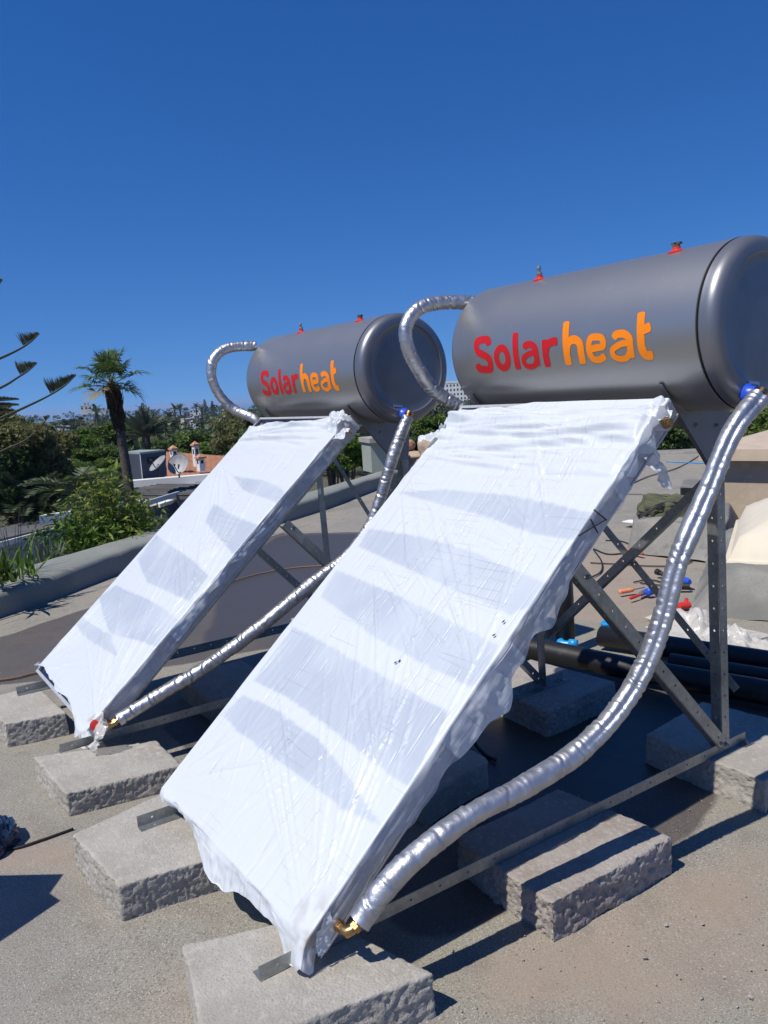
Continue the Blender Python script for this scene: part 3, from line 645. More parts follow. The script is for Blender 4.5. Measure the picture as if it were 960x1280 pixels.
    uvv = np.stack([UU.ravel(), SS.ravel()], 1)[vi]; uvl.data.foreach_set('uv', uvv.astype(np.float32).ravel())
    return link(name, me, M['film'], root, smooth=True)
ROOTZ = 0.0

# ------------------------------------------------------------------ the solar water heater
def heater(o, near):
    global ROOTZ
    ROOTZ = o[2]
    root = empty('solar_water_heater', o)
    # --- tank
    TXL = -.035 if near else -.10
    tk = MB(); tk.lathe([(0, TR*.55), (.012, TR*.82), (.04, TR*.97), (.06, TR), (.3, TR), (.6, TR), (.9, TR), (TXS-TXL-.004, TR), (TXS-TXL, TR-.004)], (TXL, TYC, TZC), (1, 0, 0), 128)
    tank = tk.build('storage_tank', M['tank'], root, True, 40)
    g_ = MB(); g_.lathe([(0, TR-.006), (0, TR+.0012), (.004, TR+.0012), (.004, TR-.006)], (TXS-.001, TYC, TZC), (1, 0, 0), 128); g_.build('tank_seam', M['black'], tank)
    cp = MB()
    prof = [(0, TR-.003), (.006, TR+.001), (.02, TR-.001)]+[(.02+.042*math.sin(a), TR-.001-.034*(1-math.cos(a))) for a in np.linspace(.15, 1.5, 9)]+[(.064, TR-.045), (.0645, TR-.055), (.060, TR-.060), (.058, TR-.064), (.0585, TR-.10), (.060, .09), (.0605, .03), (.0605, .001)]
    cp.lathe(prof, (TXS+.004, TYC, TZC), (1, 0, 0), 128); cp.build('end_cap', M['cap'], tank, True, 30)
    for nme, x0, strokes, colr in letters():
        lm = MB()
        for k, st_ in enumerate(strokes): ribbon(lm, st_[0], st_[2] if len(st_) > 2 else S_, st_[1], x0, k)
        lm.build(nme, M[colr], tank)
    # sticker under the cap centre
    st = MB(); X_ = TXS+.066; st.add([(X_, 1.64, 1.535), (X_, 1.70, 1.528), (X_+.0005, 1.70, 1.553), (X_+.0005, 1.64, 1.56)], [(0, 1, 2, 3)])
    for k in range(11):
        y0 = 1.645+k*.0045; st.add([(X_+.0012, y0, 1.5415-k*.0005), (X_+.0012, y0+.003, 1.5412-k*.0005), (X_+.0012, y0+.003, 1.5485-k*.0005), (X_+.0012, y0, 1.549-k*.0005)], [(0, 1, 2, 3)], 1)
    st.build('sticker', [M['sticker'], M['stickertext']], tank)
    # top fittings
    for k, (x, a) in enumerate(((.365, 72), (1.022, 72))):
        a = math.radians(a); p = np.array([x, TYC-TR*math.cos(a), TZC+TR*math.sin(a)]); ax = (0, -math.cos(a)*.3, 1)
        rf = MB(); rf.lathe([(-.010, .030), (-.001, .030), (.002, .022), (.006, .015), (.014, .013), (.016, .009)], p, ax, 24); r_ = rf.build('fitting_collar', M['redplastic'], root, True, 40)
        vv = MB()
        if k == 0: vv.lathe([(.014, .009), (.018, .013), (.026, .013), (.028, .008), (.040, .008), (.042, .010), (.050, .009), (.053, .004)], p, ax, 12)
        else:
            vv.lathe([(.012, .014), (.022, .014), (.023, .010)], p, ax, 6); vv.obox(p+np.array([-.018, -.007, .022]), (.014, 0, 0), (0, .014, 0), (0, 0, .007)); vv.obox(p+np.array([.004, -.007, .022]), (.014, 0, 0), (0, .014, 0), (0, 0, .007))
        vv.build('valve' if k == 0 else 'plug', M['steel'] if k == 0 else M['bark'], r_)
    # support plates under the tank
    for x in (.055, 1.045):
        arc = [(x, TYC+(TR+.003)*math.cos(a), TZC+(TR+.003)*math.sin(a)) for a in np.radians(np.linspace(-142, -50, 14))]
        pl = arc+[(x, 1.925, 1.46), (x, 1.90, 1.24), (x, 1.80, 1.24)]
        pm = MB(); pm.prism(pl[::-1] if False else pl, (.004, 0, 0)); pm.prism([pl[-1], (x, 1.795, 1.24), (x, arc[0][1]-.006, arc[0][2]), arc[0]], (.018, 0, 0))
        b_ = pm.build('support_bracket', M['cap'], root)
        for yy, zz in ((1.84, 1.40), (1.84, 1.30), (1.72, 1.41)): bolt((x+.004, yy, zz), (1, 0, 0), b_, .007)
    # cradle bar
    cb = MB(); cb.box((.06, 1.70, 1.436), (1.04, 1.76, 1.440)); cb.box((.06, 1.756, 1.40), (1.04, 1.76, 1.4355)); cb.build('cross_bar', M['steel'], root)
    # --- stand
    for sx, x in ((-1, .035), (1, 1.030)):
        inn = np.array([-sx*1.0, 0, 0])
        z0 = .1115
        angle('base_rail', (x, -.115, z0), (x, 2.05, z0), (0, 0, 1), inn, .040, .036, root, pitch=.108, hr=.0048)
        angle('upright_leg', (x+sx*.003, 1.895, .118), (x+sx*.003, 1.862, 1.36), (0, 1, 0), inn, .046, .042, root, pitch=.092, hr=.005, slot=1.0)
        angle('side_brace', (x+sx*.009, 1.875, .135), (x+sx*.009, 1.085, .975), (0, .72, .69), inn, .047, .036, root, pitch=.095, hr=.005, slot=1.0)
        rl = angle('collector_rail', pan(x, -.015, -TH-.002), pan(x, 1.97, -TH-.002), -NRM, inn, .036, .036, root, pitch=.06)
        for p in ((x+sx*.006, 1.915, .14), (x+sx*.006, 1.88, .155), (x+sx*.012, 1.15, .955), (x+sx*.004, .01, .135)): bolt(p, (sx, 0, 0), root, .0075)
        # foot clip with bolts fixed to the block
        fc = MB(); fc.box((x-.02, 2.0, .110), (x+.035, 2.06, .1135)); f_ = fc.build('foot_plate', M['steel'], root); bolt((x+.02, 2.03, .113), (0, 0, 1), f_, .009)
    angle('cross_brace', (.045, 1.948, .345), (1.02, 1.948, 1.235), (-.67, 0, .74), (0, 1, 0), .036, .03, root, pitch=.12, hr=.005)
    angle('cross_brace', (1.02, 1.990, .33), (.045, 1.990, 1.21), (.67, 0, .74), (0, -1, 0), .036, 0, root, pitch=.12, hr=.005)
    # --- collector
    cm = MB()
    def pbox(u0, u1, s0, s1, n0, n1, mi=0, b=cm): b.obox(pan(u0, s0, n0), (u1-u0, 0, 0), SL*(s1-s0), NRM*(n1-n0), mi)
    pbox(.018, WP-.018, .018, LP-.018, -TH+.004, -.012, 1)
    for u0, u1 in ((0, .016), (WP-.016, WP)): pbox(u0, u1, 0, LP, -TH, 0)
    for s0, s1 in ((0, .016), (LP-.016, LP)): pbox(.0162, WP-.0162, s0, s1, -TH+.0005, -.0005)
    pbox(.0165, WP-.0165, .0165, LP-.0165, -TH-.001, -TH+.0035)
    col = cm.build('collector', [M['alu'], M['glass_dark']], root)
    lip = MB()
    for u0, u1 in ((WP+.0005, WP+.003),): pbox(u0, u1, 0.0, LP, -TH+.006, -TH+.010, 0, lip); pbox(u0, u1, 0.0, LP, -.014, -.011, 0, lip)
    lip.build('frame_lip', M['alu'], col)
    # --- film
    o_ = o
    if near:
        bands = [[(497, 617), (560, 614), (640, 622), (700, 632), (742, 644), (722, 676), (668, 668), (600, 645), (540, 628)],
                 [(463, 662), (530, 672), (600, 694), (640, 712), (686, 730), (664, 758), (641, 768), (590, 745), (520, 716), (449, 684)],
                 [(422, 714), (485, 740), (550, 768), (626, 806), (606, 852), (590, 858), (535, 832), (470, 798), (402, 748)],
                 [(368, 786), (435, 822), (500, 858), (562, 890), (545, 925), (512, 985), (470, 955), (405, 905), (352, 868), (318, 852)],
                 [(306, 868), (345, 888), (398, 925), (440, 975), (478, 1032), (430, 1012), (360, 962), (300, 915), (280, 892)]]
        dl = lambda s: .035+.012*np.sin(s*9)
        def dr(s):
            a = .075+.012*np.sin(s*17)+.006*np.sin(s*53)+.006*np.sin(s*31+1)
            a = a+.055*np.exp(-((s-.78)/.20)**2)*(1+.25*np.sin(s*40))+.05*np.exp(-((s-1.13)/.05)**2)
            a = np.where(s > 1.66, .045+.02*np.sin(s*60), a)
            return np.where(s < .12, .05+s*.2, a)
        def db(u):
            return .030+.075*np.exp(-((u-.52)/.16)**2)+.030*np.exp(-((u-.80)/.12)**2)+.105*np.exp(-((u-1.03)/.06)**2)+.008*np.sin(u*23)
        smax = lambda q: 1.935+.062*np.clip((q-.12)/.3, 0, 1)-.03*np.exp(-((q)/.05)**2)
        clear = lambda u, s: np.where((s > .62) & (s < .98), .05, .62)*np.where(s < .10, .3, 1)*np.where(s > 1.6, .45, 1)
        fan = [(WP, .0, 92, 158, 22, .45, 1.15, .0042, .006), (WP*.98, .35, 100, 150, 10, .4, .9, .003, .006), (WP*.98, .85, 110, 165, 12, .3, 1.0, .004, .006),
               (0, .02, 5, 60, 8, .3, .8, .003, .007), (.2, 1.15, 300, 335, 7, .4, .9, .003, .006), (0.02, 1.55, 310, 345, 7, .4, .9, .003, .006), (WP, 1.25, 120, 175, 8, .3, .8, .003, .006),
               (.02, 1.72, -4, 6, 9, .6, 1.0, .007, .010), (.02, 1.85, -4, 4, 9, .6, 1.0, .009, .011), (.4, 1.80, -5, 5, 6, .4, .6, .009, .011), (.5, 0.05, 60, 130, 8, .15, .5, .0025, .006)]
        def hump(u, s):
            return .026*np.exp(-((s-1.80)/.085)**2)+.030*np.exp(-((s-1.93)/.05)**2)+.035*np.exp(-(((u)/.10)**2+((s-1.80)/.07)**2))+.03*np.exp(-(((u-WP)/.12)**2+((s-1.93)/.06)**2))+.008*np.exp(-((s-1.62)/.1)**2)
    else:
        bands = [[(292, 596), (330, 600), (352, 612), (372, 640), (340, 628), (305, 612)],
                 [(268, 630), (300, 648), (330, 662), (345, 668), (318, 700), (290, 692), (258, 652)],
                 [(172, 700), (196, 670), (240, 700), (262, 722), (238, 752), (215, 742), (186, 728)],
                 [(124, 748), (145, 733), (190, 750), (225, 775), (200, 812), (168, 800), (140, 792), (130, 768)],
                 [(95, 782), (103, 772), (140, 795), (148, 822), (112, 800)]]
        dl = lambda s: .03+.01*np.sin(s*9)
        def dr(s):
            a = .083+.003*np.sin(s*31)
            a = a-.050*np.exp(-((s-.95)/.32)**2)*(1+.25*np.sin(s*40))
            return np.where(s < .30, .05, a)
        def db(u): return .004+.06*np.exp(-((u-.97)/.08)**2)
        smax = lambda q: 1.90+.075*q+.02*np.sin(q*9)
        clear = lambda u, s: np.where(s > 1.55, .35, np.where((s > .55) & (s < 1.25), .10, .70))
        fan = [(WP, .05, 95, 165, 18, .4, 1.1, .004, .007), (WP, .7, 100, 160, 10, .3, .9, .004, .007), (0, .02, 10, 60, 8, .3, .8, .004, .007), (.2, 1.15, 290, 335, 8, .4, .9, .003, .007),
               (0, 1.6, 310, 350, 8, .3, .8, .003, .007), (.02, 1.80, -4, 8, 10, .6, 1.0, .010, .012), (.0, .0, 30, 85, 6, .3, .7, .004, .008)]
        def hump(u, s):
            return .014*np.exp(-((s-1.80)/.10)**2)+.020*np.exp(-((s-1.92)/.04)**2)+.05*np.exp(-(((u-WP)/.14)**2+((s-1.93)/.07)**2))+.02*np.exp(-((u-0)**2/.02+(s-.0)**2/.002))
    fl = film(root, o, 3 if near else 12, bands, dl, dr, db, smax, clear, fan, hump, smin=(lambda q: 0*q) if near else (lambda q: .050*np.clip(1-q*1.15, 0, 1)**.6+.006*np.sin(q*14)*(q < .8)))
    if near:
        # marker scribble on the side of the wrapping
        mk = MB(); Xk = WP+.0125
        def seg(a, b, w=.0045):
            A_ = onx(*a, Xk); B_ = onx(*b, Xk); d = (B_-A_)/np.linalg.norm(B_-A_); nn = np.cross(np.array([1, 0, 0]), d)*w/2
            mk.prism([A_-nn, B_-nn, B_+nn, A_+nn], (.0006*(len(mk.f)+1)*.25, 0, 0))
        seg((723, 670), (758, 649)); seg((758, 650), (742, 637)); seg((738, 649), (747, 666))
        mk.build('marker_mark', M['ink'], fl)
        # small tears
        for px, py in ((497, 831), (632, 780), (620, 797), (674, 521), (716, 577), (502, 829)):
            tr = MB(); u, s = us(px, py, o); p = pan(u, s, .0125); a = random.Random(px).uniform(0, 3); e1 = np.array([1, 0, 0])*math.cos(a)+SL*math.sin(a); e2 = np.cross(NRM, e1)
            tr.prism([p-e1*.007, p-e2*.003, p+e1*.008+e2*.002, p+e2*.004], NRM*.0005); tr.build('tear', M['ink'], fl)
    # loose rag of film on the side, lump at the upper left
    def rag(c, ex, ey, seed, amp, name='film_scrap', n=26, m='film'):
        a, b = np.meshgrid(np.linspace(-1, 1, n), np.linspace(-1, 1, n), indexing='ij')
        rr = 1+.22*fbm(np.stack([a*0, np.sin(np.arctan2(b, a)), np.cos(np.arctan2(b, a))], -1), 2.2, 3, seed); k = np.maximum(np.abs(a), np.abs(b)); l = np.hypot(a, b)+1e-9
        a2, b2 = a/l*k*rr, b/l*k*rr; ex, ey = np.array(ex, float), np.array(ey, float); nz = np.cross(ex, ey); nz /= np.linalg.norm(nz)
        P = np.array(c)+a2[..., None]*ex+b2[..., None]*ey; h = fbm(P*1.0, 16, 4, seed)*amp; P = P+h[..., None]*nz
        me = grid_mesh(name, P)
        for q in ('band', 'dirt'): attr(me, q, np.zeros(n*n))
        attr(me, 'clear', np.full(n*n, .12)); return link(name, me, M[m], fl, smooth=True)
    if near:
        rag(pan(WP+.024, 1.80, -.10), (0, .034, .014), (0.012, .05, -.085), 5, .03)
        rag(pan(-.01, 1.80, .02), (.045, 0, .01), (0, .055, .04), 6, .05)
        rag(pan(WP-.01, 1.945, .0), (.045, .0, -.03), (.0, .04, .015), 8, .025)
        rag(pan(WP+.012, .035, -.035), (.004, .0, .045), (.0, -.03, -.03), 9, .02)
    else:
        rag(pan(WP-.03, 1.94, .02), (.06, .0, -.01), (.0, .05, .035), 15, .045)
        rag(pan(WP+.035, 1.88, -.01), (.04, .0, .0), (.0, .05, .02), 19, .03)
        rag(pan(WP+.055, .03, -.03), (.07, .02, .0), (.0, .02, .09), 16, .05, m='clearfilm')
        rag(pan(.86, -.03, -.11), (.13, .0, .0), (.0, -.05, -.05), 17, .05)
        rag(pan(-.03, .03, -.03), (.05, .0, .0), (.0, .03, -.04), 18, .03)
    # fittings at the collector ports
    p = pan(WP, .075, -.048); bf = MB()
    bf.lathe([(0, .011), (.012, .011), (.013, .0165), (.028, .0165), (.029, .014), (.045, .014)], p, (1, 0, 0), 6 if near else 12)
    e0 = p+np.array([.045, 0, 0]); hd = np.array([0, .80, .42]) if near else np.array([.1, .78, .45]); hd = hd/np.linalg.norm(hd)
    bf.tube([e0-np.array([.004, 0, 0]), e0+np.array([.012, 0, 0])+hd*.003, e0+np.array([.018, 0, 0])+hd*.014, e0+np.array([.019, 0, 0])+hd*.045], [.014, .0148, .014, .0135], 16)
    bf.lathe([(0, .018), (.012, .018), (.013, .015)], e0+np.array([.019, 0, 0])+hd*.018, hd, 6)
    bf.build('brass_elbow', M['brass'], root, True, 35)
    if not near:
        rc = MB(); rc.lathe([(0, .016), (.002, .024), (.020, .024), (.022, .018)], p-np.array([-.004, .03, -.005])+np.array([.0, -.02, 0]), (1, -.4, 0), 16); rc.build('red_cap', M['redplastic'], root, True, 40)
    q = pan(WP, LP-.085, -.03); uf = MB(); uf.lathe([(0, .014), (.008, .014), (.009, .020), (.030, .020), (.031, .016), (.04, .016)], q, (1, 0, 0), 6)
    uf.build('brass_plug', M['brass'], root, True, 35)
    if not near:
        rc = MB(); rc.lathe([(0, .03), (.012, .03), (.014, .02)], q-np.array([.0, .01, -.01]), (1, 0, 0), 16); rc.build('red_cap', M['redplastic'], root, True, 40)
    # --- hoses
    if near:
        ctrl = [onx(948, 497, 1.345), onx(915, 541, 1.335), onx(882, 620, 1.31), onx(848, 700, 1.29), onx(826, 780, 1.27), onx(803, 838, 1.25), onx(772, 888, 1.235), onx(722, 940, 1.22), onx(652, 985, 1.205), onx(580, 1024, 1.19), onx(502, 1086, 1.175)]
        ctrl = [np.array(c) for c in ctrl]+[e0+np.array([.019, 0, 0])+hd*.04]
        h_ = hose('insulated_hose', ctrl, .0325, root, 'foilsoft', 4, .0024, (.050, .0046), .008)
    else:
        ctrl = [onx(x_, y_, X__+o[0])-np.array(o) for x_, y_, X__ in ((510, 521, 1.345), (492, 568, 1.335), (477, 618, 1.31), (462, 658, 1.29), (436, 694, 1.28), (392, 728, 1.26), (328, 781, 1.24), (262, 830, 1.21), (203, 866, 1.18))]+[e0+np.array([.019, 0, 0])+hd*.04]
        h_ = hose('insulated_hose', ctrl, .0310, root, 'foil', 8, .0026, (.036, .0050))
    s0 = ctrl[0]; cl = MB(); py_ = np.array([TXS+.060, s0[1]+.01, s0[2]+.012])
    cl.lathe([(0, .034), (.012, .034), (.02, .027), (.040, .025)], py_, (1, 0, 0), 24); c_ = cl.build('blue_collar', M['blueplastic'], root, True, 40)
    cu = MB(); dd = ctrl[0]-ctrl[1]; dd = dd/np.linalg.norm(dd); cu.lathe([(-.02, .017), (.012, .017), (.014, .020), (.03, .020), (.031, .012)], ctrl[0], dd, 12); cu.build('brass_elbow', M['brass'], root, True, 40)
    # upper loop on the far side
    if near: pts = [(578, 381), (545, 379), (522, 387), (508, 407), (509, 432), (522, 460), (545, 490), (573, 516)]
    else: pts = [(315, 433), (285, 435), (268, 448), (264, 468), (272, 490), (290, 510), (308, 524)]
    c2 = [onx(a, b, (-.10 if near else -.15)+o[0])-np.array(o) for a, b in pts]; c2[0][0] = TXL+.015; c2[1][0] = TXL-.045; c2[-1][0] = -.03; c2 = c2+[c2[-1]+np.array([.02, .02, -.05])]
    hose('insulated_hose', c2, .0315, root, 'foil', 21 if near else 31, .0020, (.045, .0045))
    return root
rB = heater((0, 0, 0), True)
tag(rB, 'nearer solar water heater with its grey tank end cut by the right edge', 'solar water heater', 'rooftop solar water heaters')
rA = heater((-1.9446, -.0534, -.0305), False)
tag(rA, 'farther, smaller looking solar water heater at the left with red cap at the collector foot', 'solar water heater', 'rooftop solar water heaters')

# ------------------------------------------------------------------ things lying on the deck
def cable(name, pts, r, m, label, cat='cable', group=None, z=None):
    P = [np.array([a, b, (c if c is not None else gz(a)+r*1.02+.004)]) for a, b, c in pts]
    mb = MB(); mb.tube(catmull(P, 8), r, 8); o = mb.build(name, m, None, True); return tag(o, label, cat, group)
def g2(px, py): p = onz(px, py, -.03); return (p[0], p[1], None)
# black distribution pipes
mb = MB(); mb.tube([(-2.3, 1.95, .03), (-1.1, 2.20, .055), (-.45, 2.42, .06), (.1, 2.52, .06), (.8, 2.72, .06), (2.4, 3.18, .06)], .062, 24); 
tag(mb.build('black_pipe', M['blackpipe'], None, True), 'thick black pipe dusted with grey, nearest of the pipes lying behind the heater legs', 'pipe')
mb = MB(); mb.tube([(-.42, 2.86, .055), (.1, 3.0, .055), (.9, 3.22, .055), (2.4, 3.65, .055)], .062, 24)
tag(mb.build('black_pipe', M['blackpipe'], None, True), 'black insulated pipe with a blue elbow at its end, lying along the deck', 'pipe')
mb = MB(); mb.tube([(.15, 2.76, .06), (.9, 2.97, .06), (2.4, 3.4, .06)], .045, 20)
tag(mb.build('black_pipe', M['blackpipe'], None, True), 'slimmer black pipe in the shade between the two thick ones', 'pipe')
pe = onz(706, 812, .0); mb = MB(); mb.tube([(pe[0]-.01, pe[1]+.02, -.02), (pe[0]-.01, pe[1]+.02, .3), (pe[0]-.02, pe[1]+.02, .62)], .055, 24)
tag(mb.build('vertical_pipe', M['blackpipe'], None, True), 'short black pipe standing upright beside the blue elbow', 'pipe')
a = onz(700, 803, .06); b = onz(722, 805, .06)
mb = MB(); mb.tube(catmull([a+np.array([-.01, .03, .0]), a, a*.6+b*.4+np.array([0, -.01, -.004]), b], 8), .020, 16); d_ = (b-a)/np.linalg.norm(b-a); mb.lathe([(-.05, .026), (-.002, .026)], b, d_, 16)
tag(mb.build('pipe_elbow', M['cyanplastic'], None, True), 'bright blue plastic elbow at the end of a black pipe', 'pipe elbow')
# blue cap and stub
p = onz(758, 786, -.02); mb = MB(); mb.lathe([(0, .034), (.03, .034), (.032, .038), (.04, .038), (.042, .026), (.055, .024)], p, (0, 0, 1), 20)
tag(mb.build('blue_plug', M['cyanplastic'], None, True, 40), 'small bright blue pipe plug standing on the sunlit deck', 'plug')
# tools
def bar(p, q, r, prof=None):
    mb = MB(); p = np.array(p, float); q = np.array(q, float); d = q-p; L_ = np.linalg.norm(d)
    mb.lathe([(L_*t, r*k) for t, k in (prof or [(0, .8), (.04, 1), (.96, 1), (1, .8)])], p, d, 16); return mb
def gp(px, py, h=.02): v = onz(px, py, -.02+h); return v
e = empty('screwdriver', gp(775, 739)); inv = np.array(e.location)
ribs = [(0, .7), (.05, 1), (.15, .85), (.25, 1), (.35, .85), (.45, 1), (.55, .85), (.65, 1), (.8, .9), (.95, .8), (1, .5)]
def rel(v): return np.array(v)-inv
bar(rel(gp(774, 740)), rel(gp(792, 737)), .019, ribs).build('handle', M['salmon'], e, True, 50)
bar(rel(gp(792, 737)), rel(gp(806, 734)), .005).build('shaft', M['steel'], e, True, 50)
tag(e, 'salmon ribbed screwdriver lying on the deck behind the cross braces', 'screwdriver')
e = empty('pliers', gp(795, 744)); inv = np.array(e.location)
for a, b in (((787, 748), (802, 743)), ((802, 741), (818, 735))): bar(rel(gp(*a)), rel(gp(*b)), .013, [(0, .5), (.1, 1), (.6, .85), (1, .5)]).build('grip', M['redplastic'], e, True, 50)
bar(rel(gp(800, 743)), rel(gp(809, 738)), .02, [(0, .5), (.2, 1), (.8, 1), (1, .4)]).build('pivot', M['steel'], e, True, 50)
tag(e, 'red gripped pliers lying beside the salmon screwdriver', 'pliers')
tag(bar(gp(808, 740, .035), gp(815, 739, .03), .028, [(0, .6), (.15, 1), (.85, 1), (1, .6)]).build('fitting_ring', M['blueplastic'], None, True, 50), 'small round blue fitting among the red tools', 'fitting')
e = empty('power_tool', gp(850, 724)); inv = np.array(e.location)
bar(rel(gp(842, 720, .05)), rel(gp(862, 728, .05)), .034, [(0, .6), (.08, 1), (.5, 1), (.55, .8), (.9, .8), (1, .55)]).build('motor_body', M['blueplastic'], e, True, 50)
bar(rel(gp(846, 733, .03)), rel(gp(862, 733, .03)), .026).build('grip', M['black'], e, True, 50)
tag(e, 'blue and black power tool leaning by the felt kerb', 'power tool')
e = empty('pipe_clamp', gp(856, 757)); inv = np.array(e.location)
bar(rel(gp(848, 758, .03)), rel(gp(862, 756, .03)), .026).build('handle', M['redplastic'], e, True, 50)
bar(rel(gp(857, 755, .03)), rel(gp(858, 749, .05)), .014).build('hook', M['redplastic'], e, True, 50)
tag(e, 'short red tool on the deck at the corner of the felt kerb', 'tool')
tag(bar(gp(820, 714, .03), gp(829, 718, .02), .026, [(0, .5), (.1, 1), (.5, .9), (.55, .6), (.9, .7), (1, .4)]).build('hose_connector', M['black'], None, True, 50), 'black cable connector lying between the braces and the foil hose', 'connector')
mb = bar(gp(778, 686, .015), gp(803, 692, .015), .016); tag(mb.build('copper_tube', mat('red_tube', (.50, .14, .09), .5), None, True), 'faded red tube lying on the deck right of the wrapped collector', 'tube')
mb = MB(); a = onz(790, 651, .0); mb.box((a[0]-.10, a[1]-.05, gz(0)+.004), (a[0]+.10, a[1]+.09, gz(0)+.012)); tag(mb.build('paper_sheet', M['paper']), 'small white card lying on the deck left of the green bag', 'card')
blk_ = M['black']
cable('power_cable', [g2(757, 672), g2(775, 673), g2(790, 680), g2(783, 688), g2(760, 690), g2(742, 683)], .007, blk_, 'black cable looped around the faded red tube')
cable('power_cable', [g2(742, 684), g2(752, 700), g2(750, 714), g2(730, 722), g2(712, 721)], .007, blk_, 'black cable curling down beside the edge of the collector')
cable('power_cable', [g2(738, 701), g2(770, 703), g2(810, 706), g2(850, 706), g2(866, 700)], .006, blk_, 'thin black cable running straight across the deck behind the braces')
cable('power_cable', [g2(792, 727), g2(810, 724), g2(826, 727), g2(838, 732), g2(822, 731), g2(800, 728)], .006, blk_, 'black cable coiled by the power tool')
cable('power_cable', [g2(700, 622), g2(760, 612), g2(810, 592), g2(850, 580), g2(884, 560)], .012, M['bitumen'], 'long grey cable running back over the deck to the far edge')
cable('power_cable', [g2(833, 574), g2(860, 575), g2(884, 576)], .010, M['cyanplastic'], 'pale blue line lying across the far deck')
cable('power_cable', [g2(-20, 1069), g2(20, 1064), g2(50, 1055), g2(92, 1040)], .0055, blk_, 'black cable running from the dark blue bag to the concrete block')
cable('power_cable', [g2(-20, 847), g2(20, 842), g2(60, 834), g2(150, 830)], .007, mat('brown_cord', (.16, .09, .05), .8), 'thin brown cord on the damp deck left of the farther collector')
cable('power_cable', [g2(250, 735), g2(310, 714), g2(370, 703), g2(430, 700)], .006, mat('tan_cord', (.22, .13, .07), .8), 'thin tan cord lying on the wet deck seen through the farther stand')
cable('power_cable', [g2(505, 605), g2(520, 588), g2(545, 590), g2(556, 583)], .012, blk_, 'black cable coiled on the deck between the two heaters')
cable('power_cable', [(*onz(583, 915, .0)[:2], .10), (*onz(592, 935, .0)[:2], .04), g2(605, 948), g2(620, 956)], .008, blk_, 'black cable dropping below the nearer collector in the shade')

# crumpled clear sheet on the deck
def crumple(name, c, sx, sy, rz, seed, amp, m, label, cat, n=60):
    a, b = np.meshgrid(np.linspace(-1, 1, n), np.linspace(-1, 1, n), indexing='ij'); th = np.arctan2(b, a); k = np.maximum(np.abs(a), np.abs(b)); l = np.hypot(a, b)+1e-9
    rr = 1+.3*fbm(np.stack([np.cos(th), np.sin(th), th*0], -1), 2, 3, seed); a2, b2 = a/l*k*rr*sx, b/l*k*rr*sy
    P = np.stack([a2*math.cos(rz)-b2*math.sin(rz), a2*math.sin(rz)+b2*math.cos(rz), a2*0], -1)
    P[..., 2] = .004+(np.abs(fbm(P, 5, 4, seed+1))+np.abs(fbm(P, 12, 3, seed+2))*.5)*amp*(1.05-k)
    me = grid_mesh(name, P)
    for q in ('band', 'dirt', 'clear'): attr(me, q, np.full(n*n, .45 if q == 'clear' else 0))
    o = link(name, me, m, smooth=True); o.location = (c[0], c[1], gz(c[0])+.006); return tag(o, label, cat)
c = onz(895, 793, .0); crumple('plastic_sheet', c, .62, .26, -.95+.75, 31, .16, M['clearfilm'], 'crumpled clear plastic sheet lying in front of the felt kerb', 'plastic sheet')
c = onz(285, 856, -.05); crumple('plastic_scrap', c, .13, .05, .8, 33, .05, M['film'], 'pale scrap of plastic film lying in the shade between the heaters', 'plastic scrap', 30)

# dark blue bag cut by the left edge
def sack(name, c, rx, ry, h, seed, m, label, cat, parts=None):
    n1, n2 = 48, 28; th = np.linspace(0, 2*np.pi, n1+1)[:, None]; ph = np.linspace(0.02, 1, n2)[None, :]
    prof = np.sin(ph*np.pi/2)**.85; z = h*np.cos(ph*np.pi/2)**.75
    D = np.stack([np.cos(th)*ph, np.sin(th)*ph, z/h+0*th], -1)
    d = 1+.16*fbm(D, 2.0, 3, seed)
    P = np.stack([rx*np.cos(th)*prof*d, ry*np.sin(th)*prof*d, z*(1+.25*fbm(D, 2.5, 3, seed+3))*np.ones_like(th)], -1)
    fold = np.abs(fbm(D*np.array([1, 2.5, 1]), 3.2, 2, seed+5)); P *= (1-.16*np.clip(.3-fold, 0, 1)/.3)[..., None]; P[..., 2] = np.maximum(P[..., 2], 0); P[-1] = P[0]
    o = link(name, grid_mesh(name, P), m, smooth=True); o.location = c; return tag(o, label, cat)
c = onz(-12, 1058, -.03); sack('plastic_bag', (c[0], c[1], gz(c[0])), .13, .10, .13, 41, mat('dark_blue_plastic', (.012, .035, .08), .18, bump=[(14, .8, .02)]), 'dark blue shiny plastic bag at the left edge of the deck', 'bag')

# felt covered plinth, bag on it, small felt block behind
def mound(name, base, top, z0, z1, m, label, cat, seed, n=40):
    """soft edged frustum: base and top quads"""
    base = np.array(base); top = np.array(top)
    prof = [(0, 0), (.06, .03), (.35, .35), (.72, .75), (.90, .93), (1.0, .985), (1.08, 1.0)]
    per = []
    for q in (base, top):
        pts = []
        for i in range(4):
            for k in range(n): pts.append(q[i]*(1-k/n)+q[(i+1) % 4]*(k/n))
        q_ = np.array(pts)
        for _ in range(10): q_ = (np.roll(q_, 1, 0)+q_*2+np.roll(q_, -1, 0))/4
        per.append(q_)
    cen = top.mean(0); rings = []
    for a, zz in prof:
        p = per[0]*(1-min(a, 1))+per[1]*min(a, 1)
        if a > 1: p = cen+(per[1]-cen)*.93
        rings.append(np.column_stack([p, np.full(len(p), z0+(z1-z0)*zz)]))
    for k in (.7, .4, .15, .01): rings.append(np.column_stack([cen+(per[1]-cen)*k, np.full(len(per[1]), z1)]))
    P = np.array(rings); P = np.concatenate([P, P[:, :1]], 1); P += .02*np.stack([fbm(P, 3, 3, seed), fbm(P, 3, 3, seed+4), fbm(P, 2.4, 3, seed+8)], -1)
    o = link(name, grid_mesh(name, P), m, smooth=True); return tag(o, label, cat)
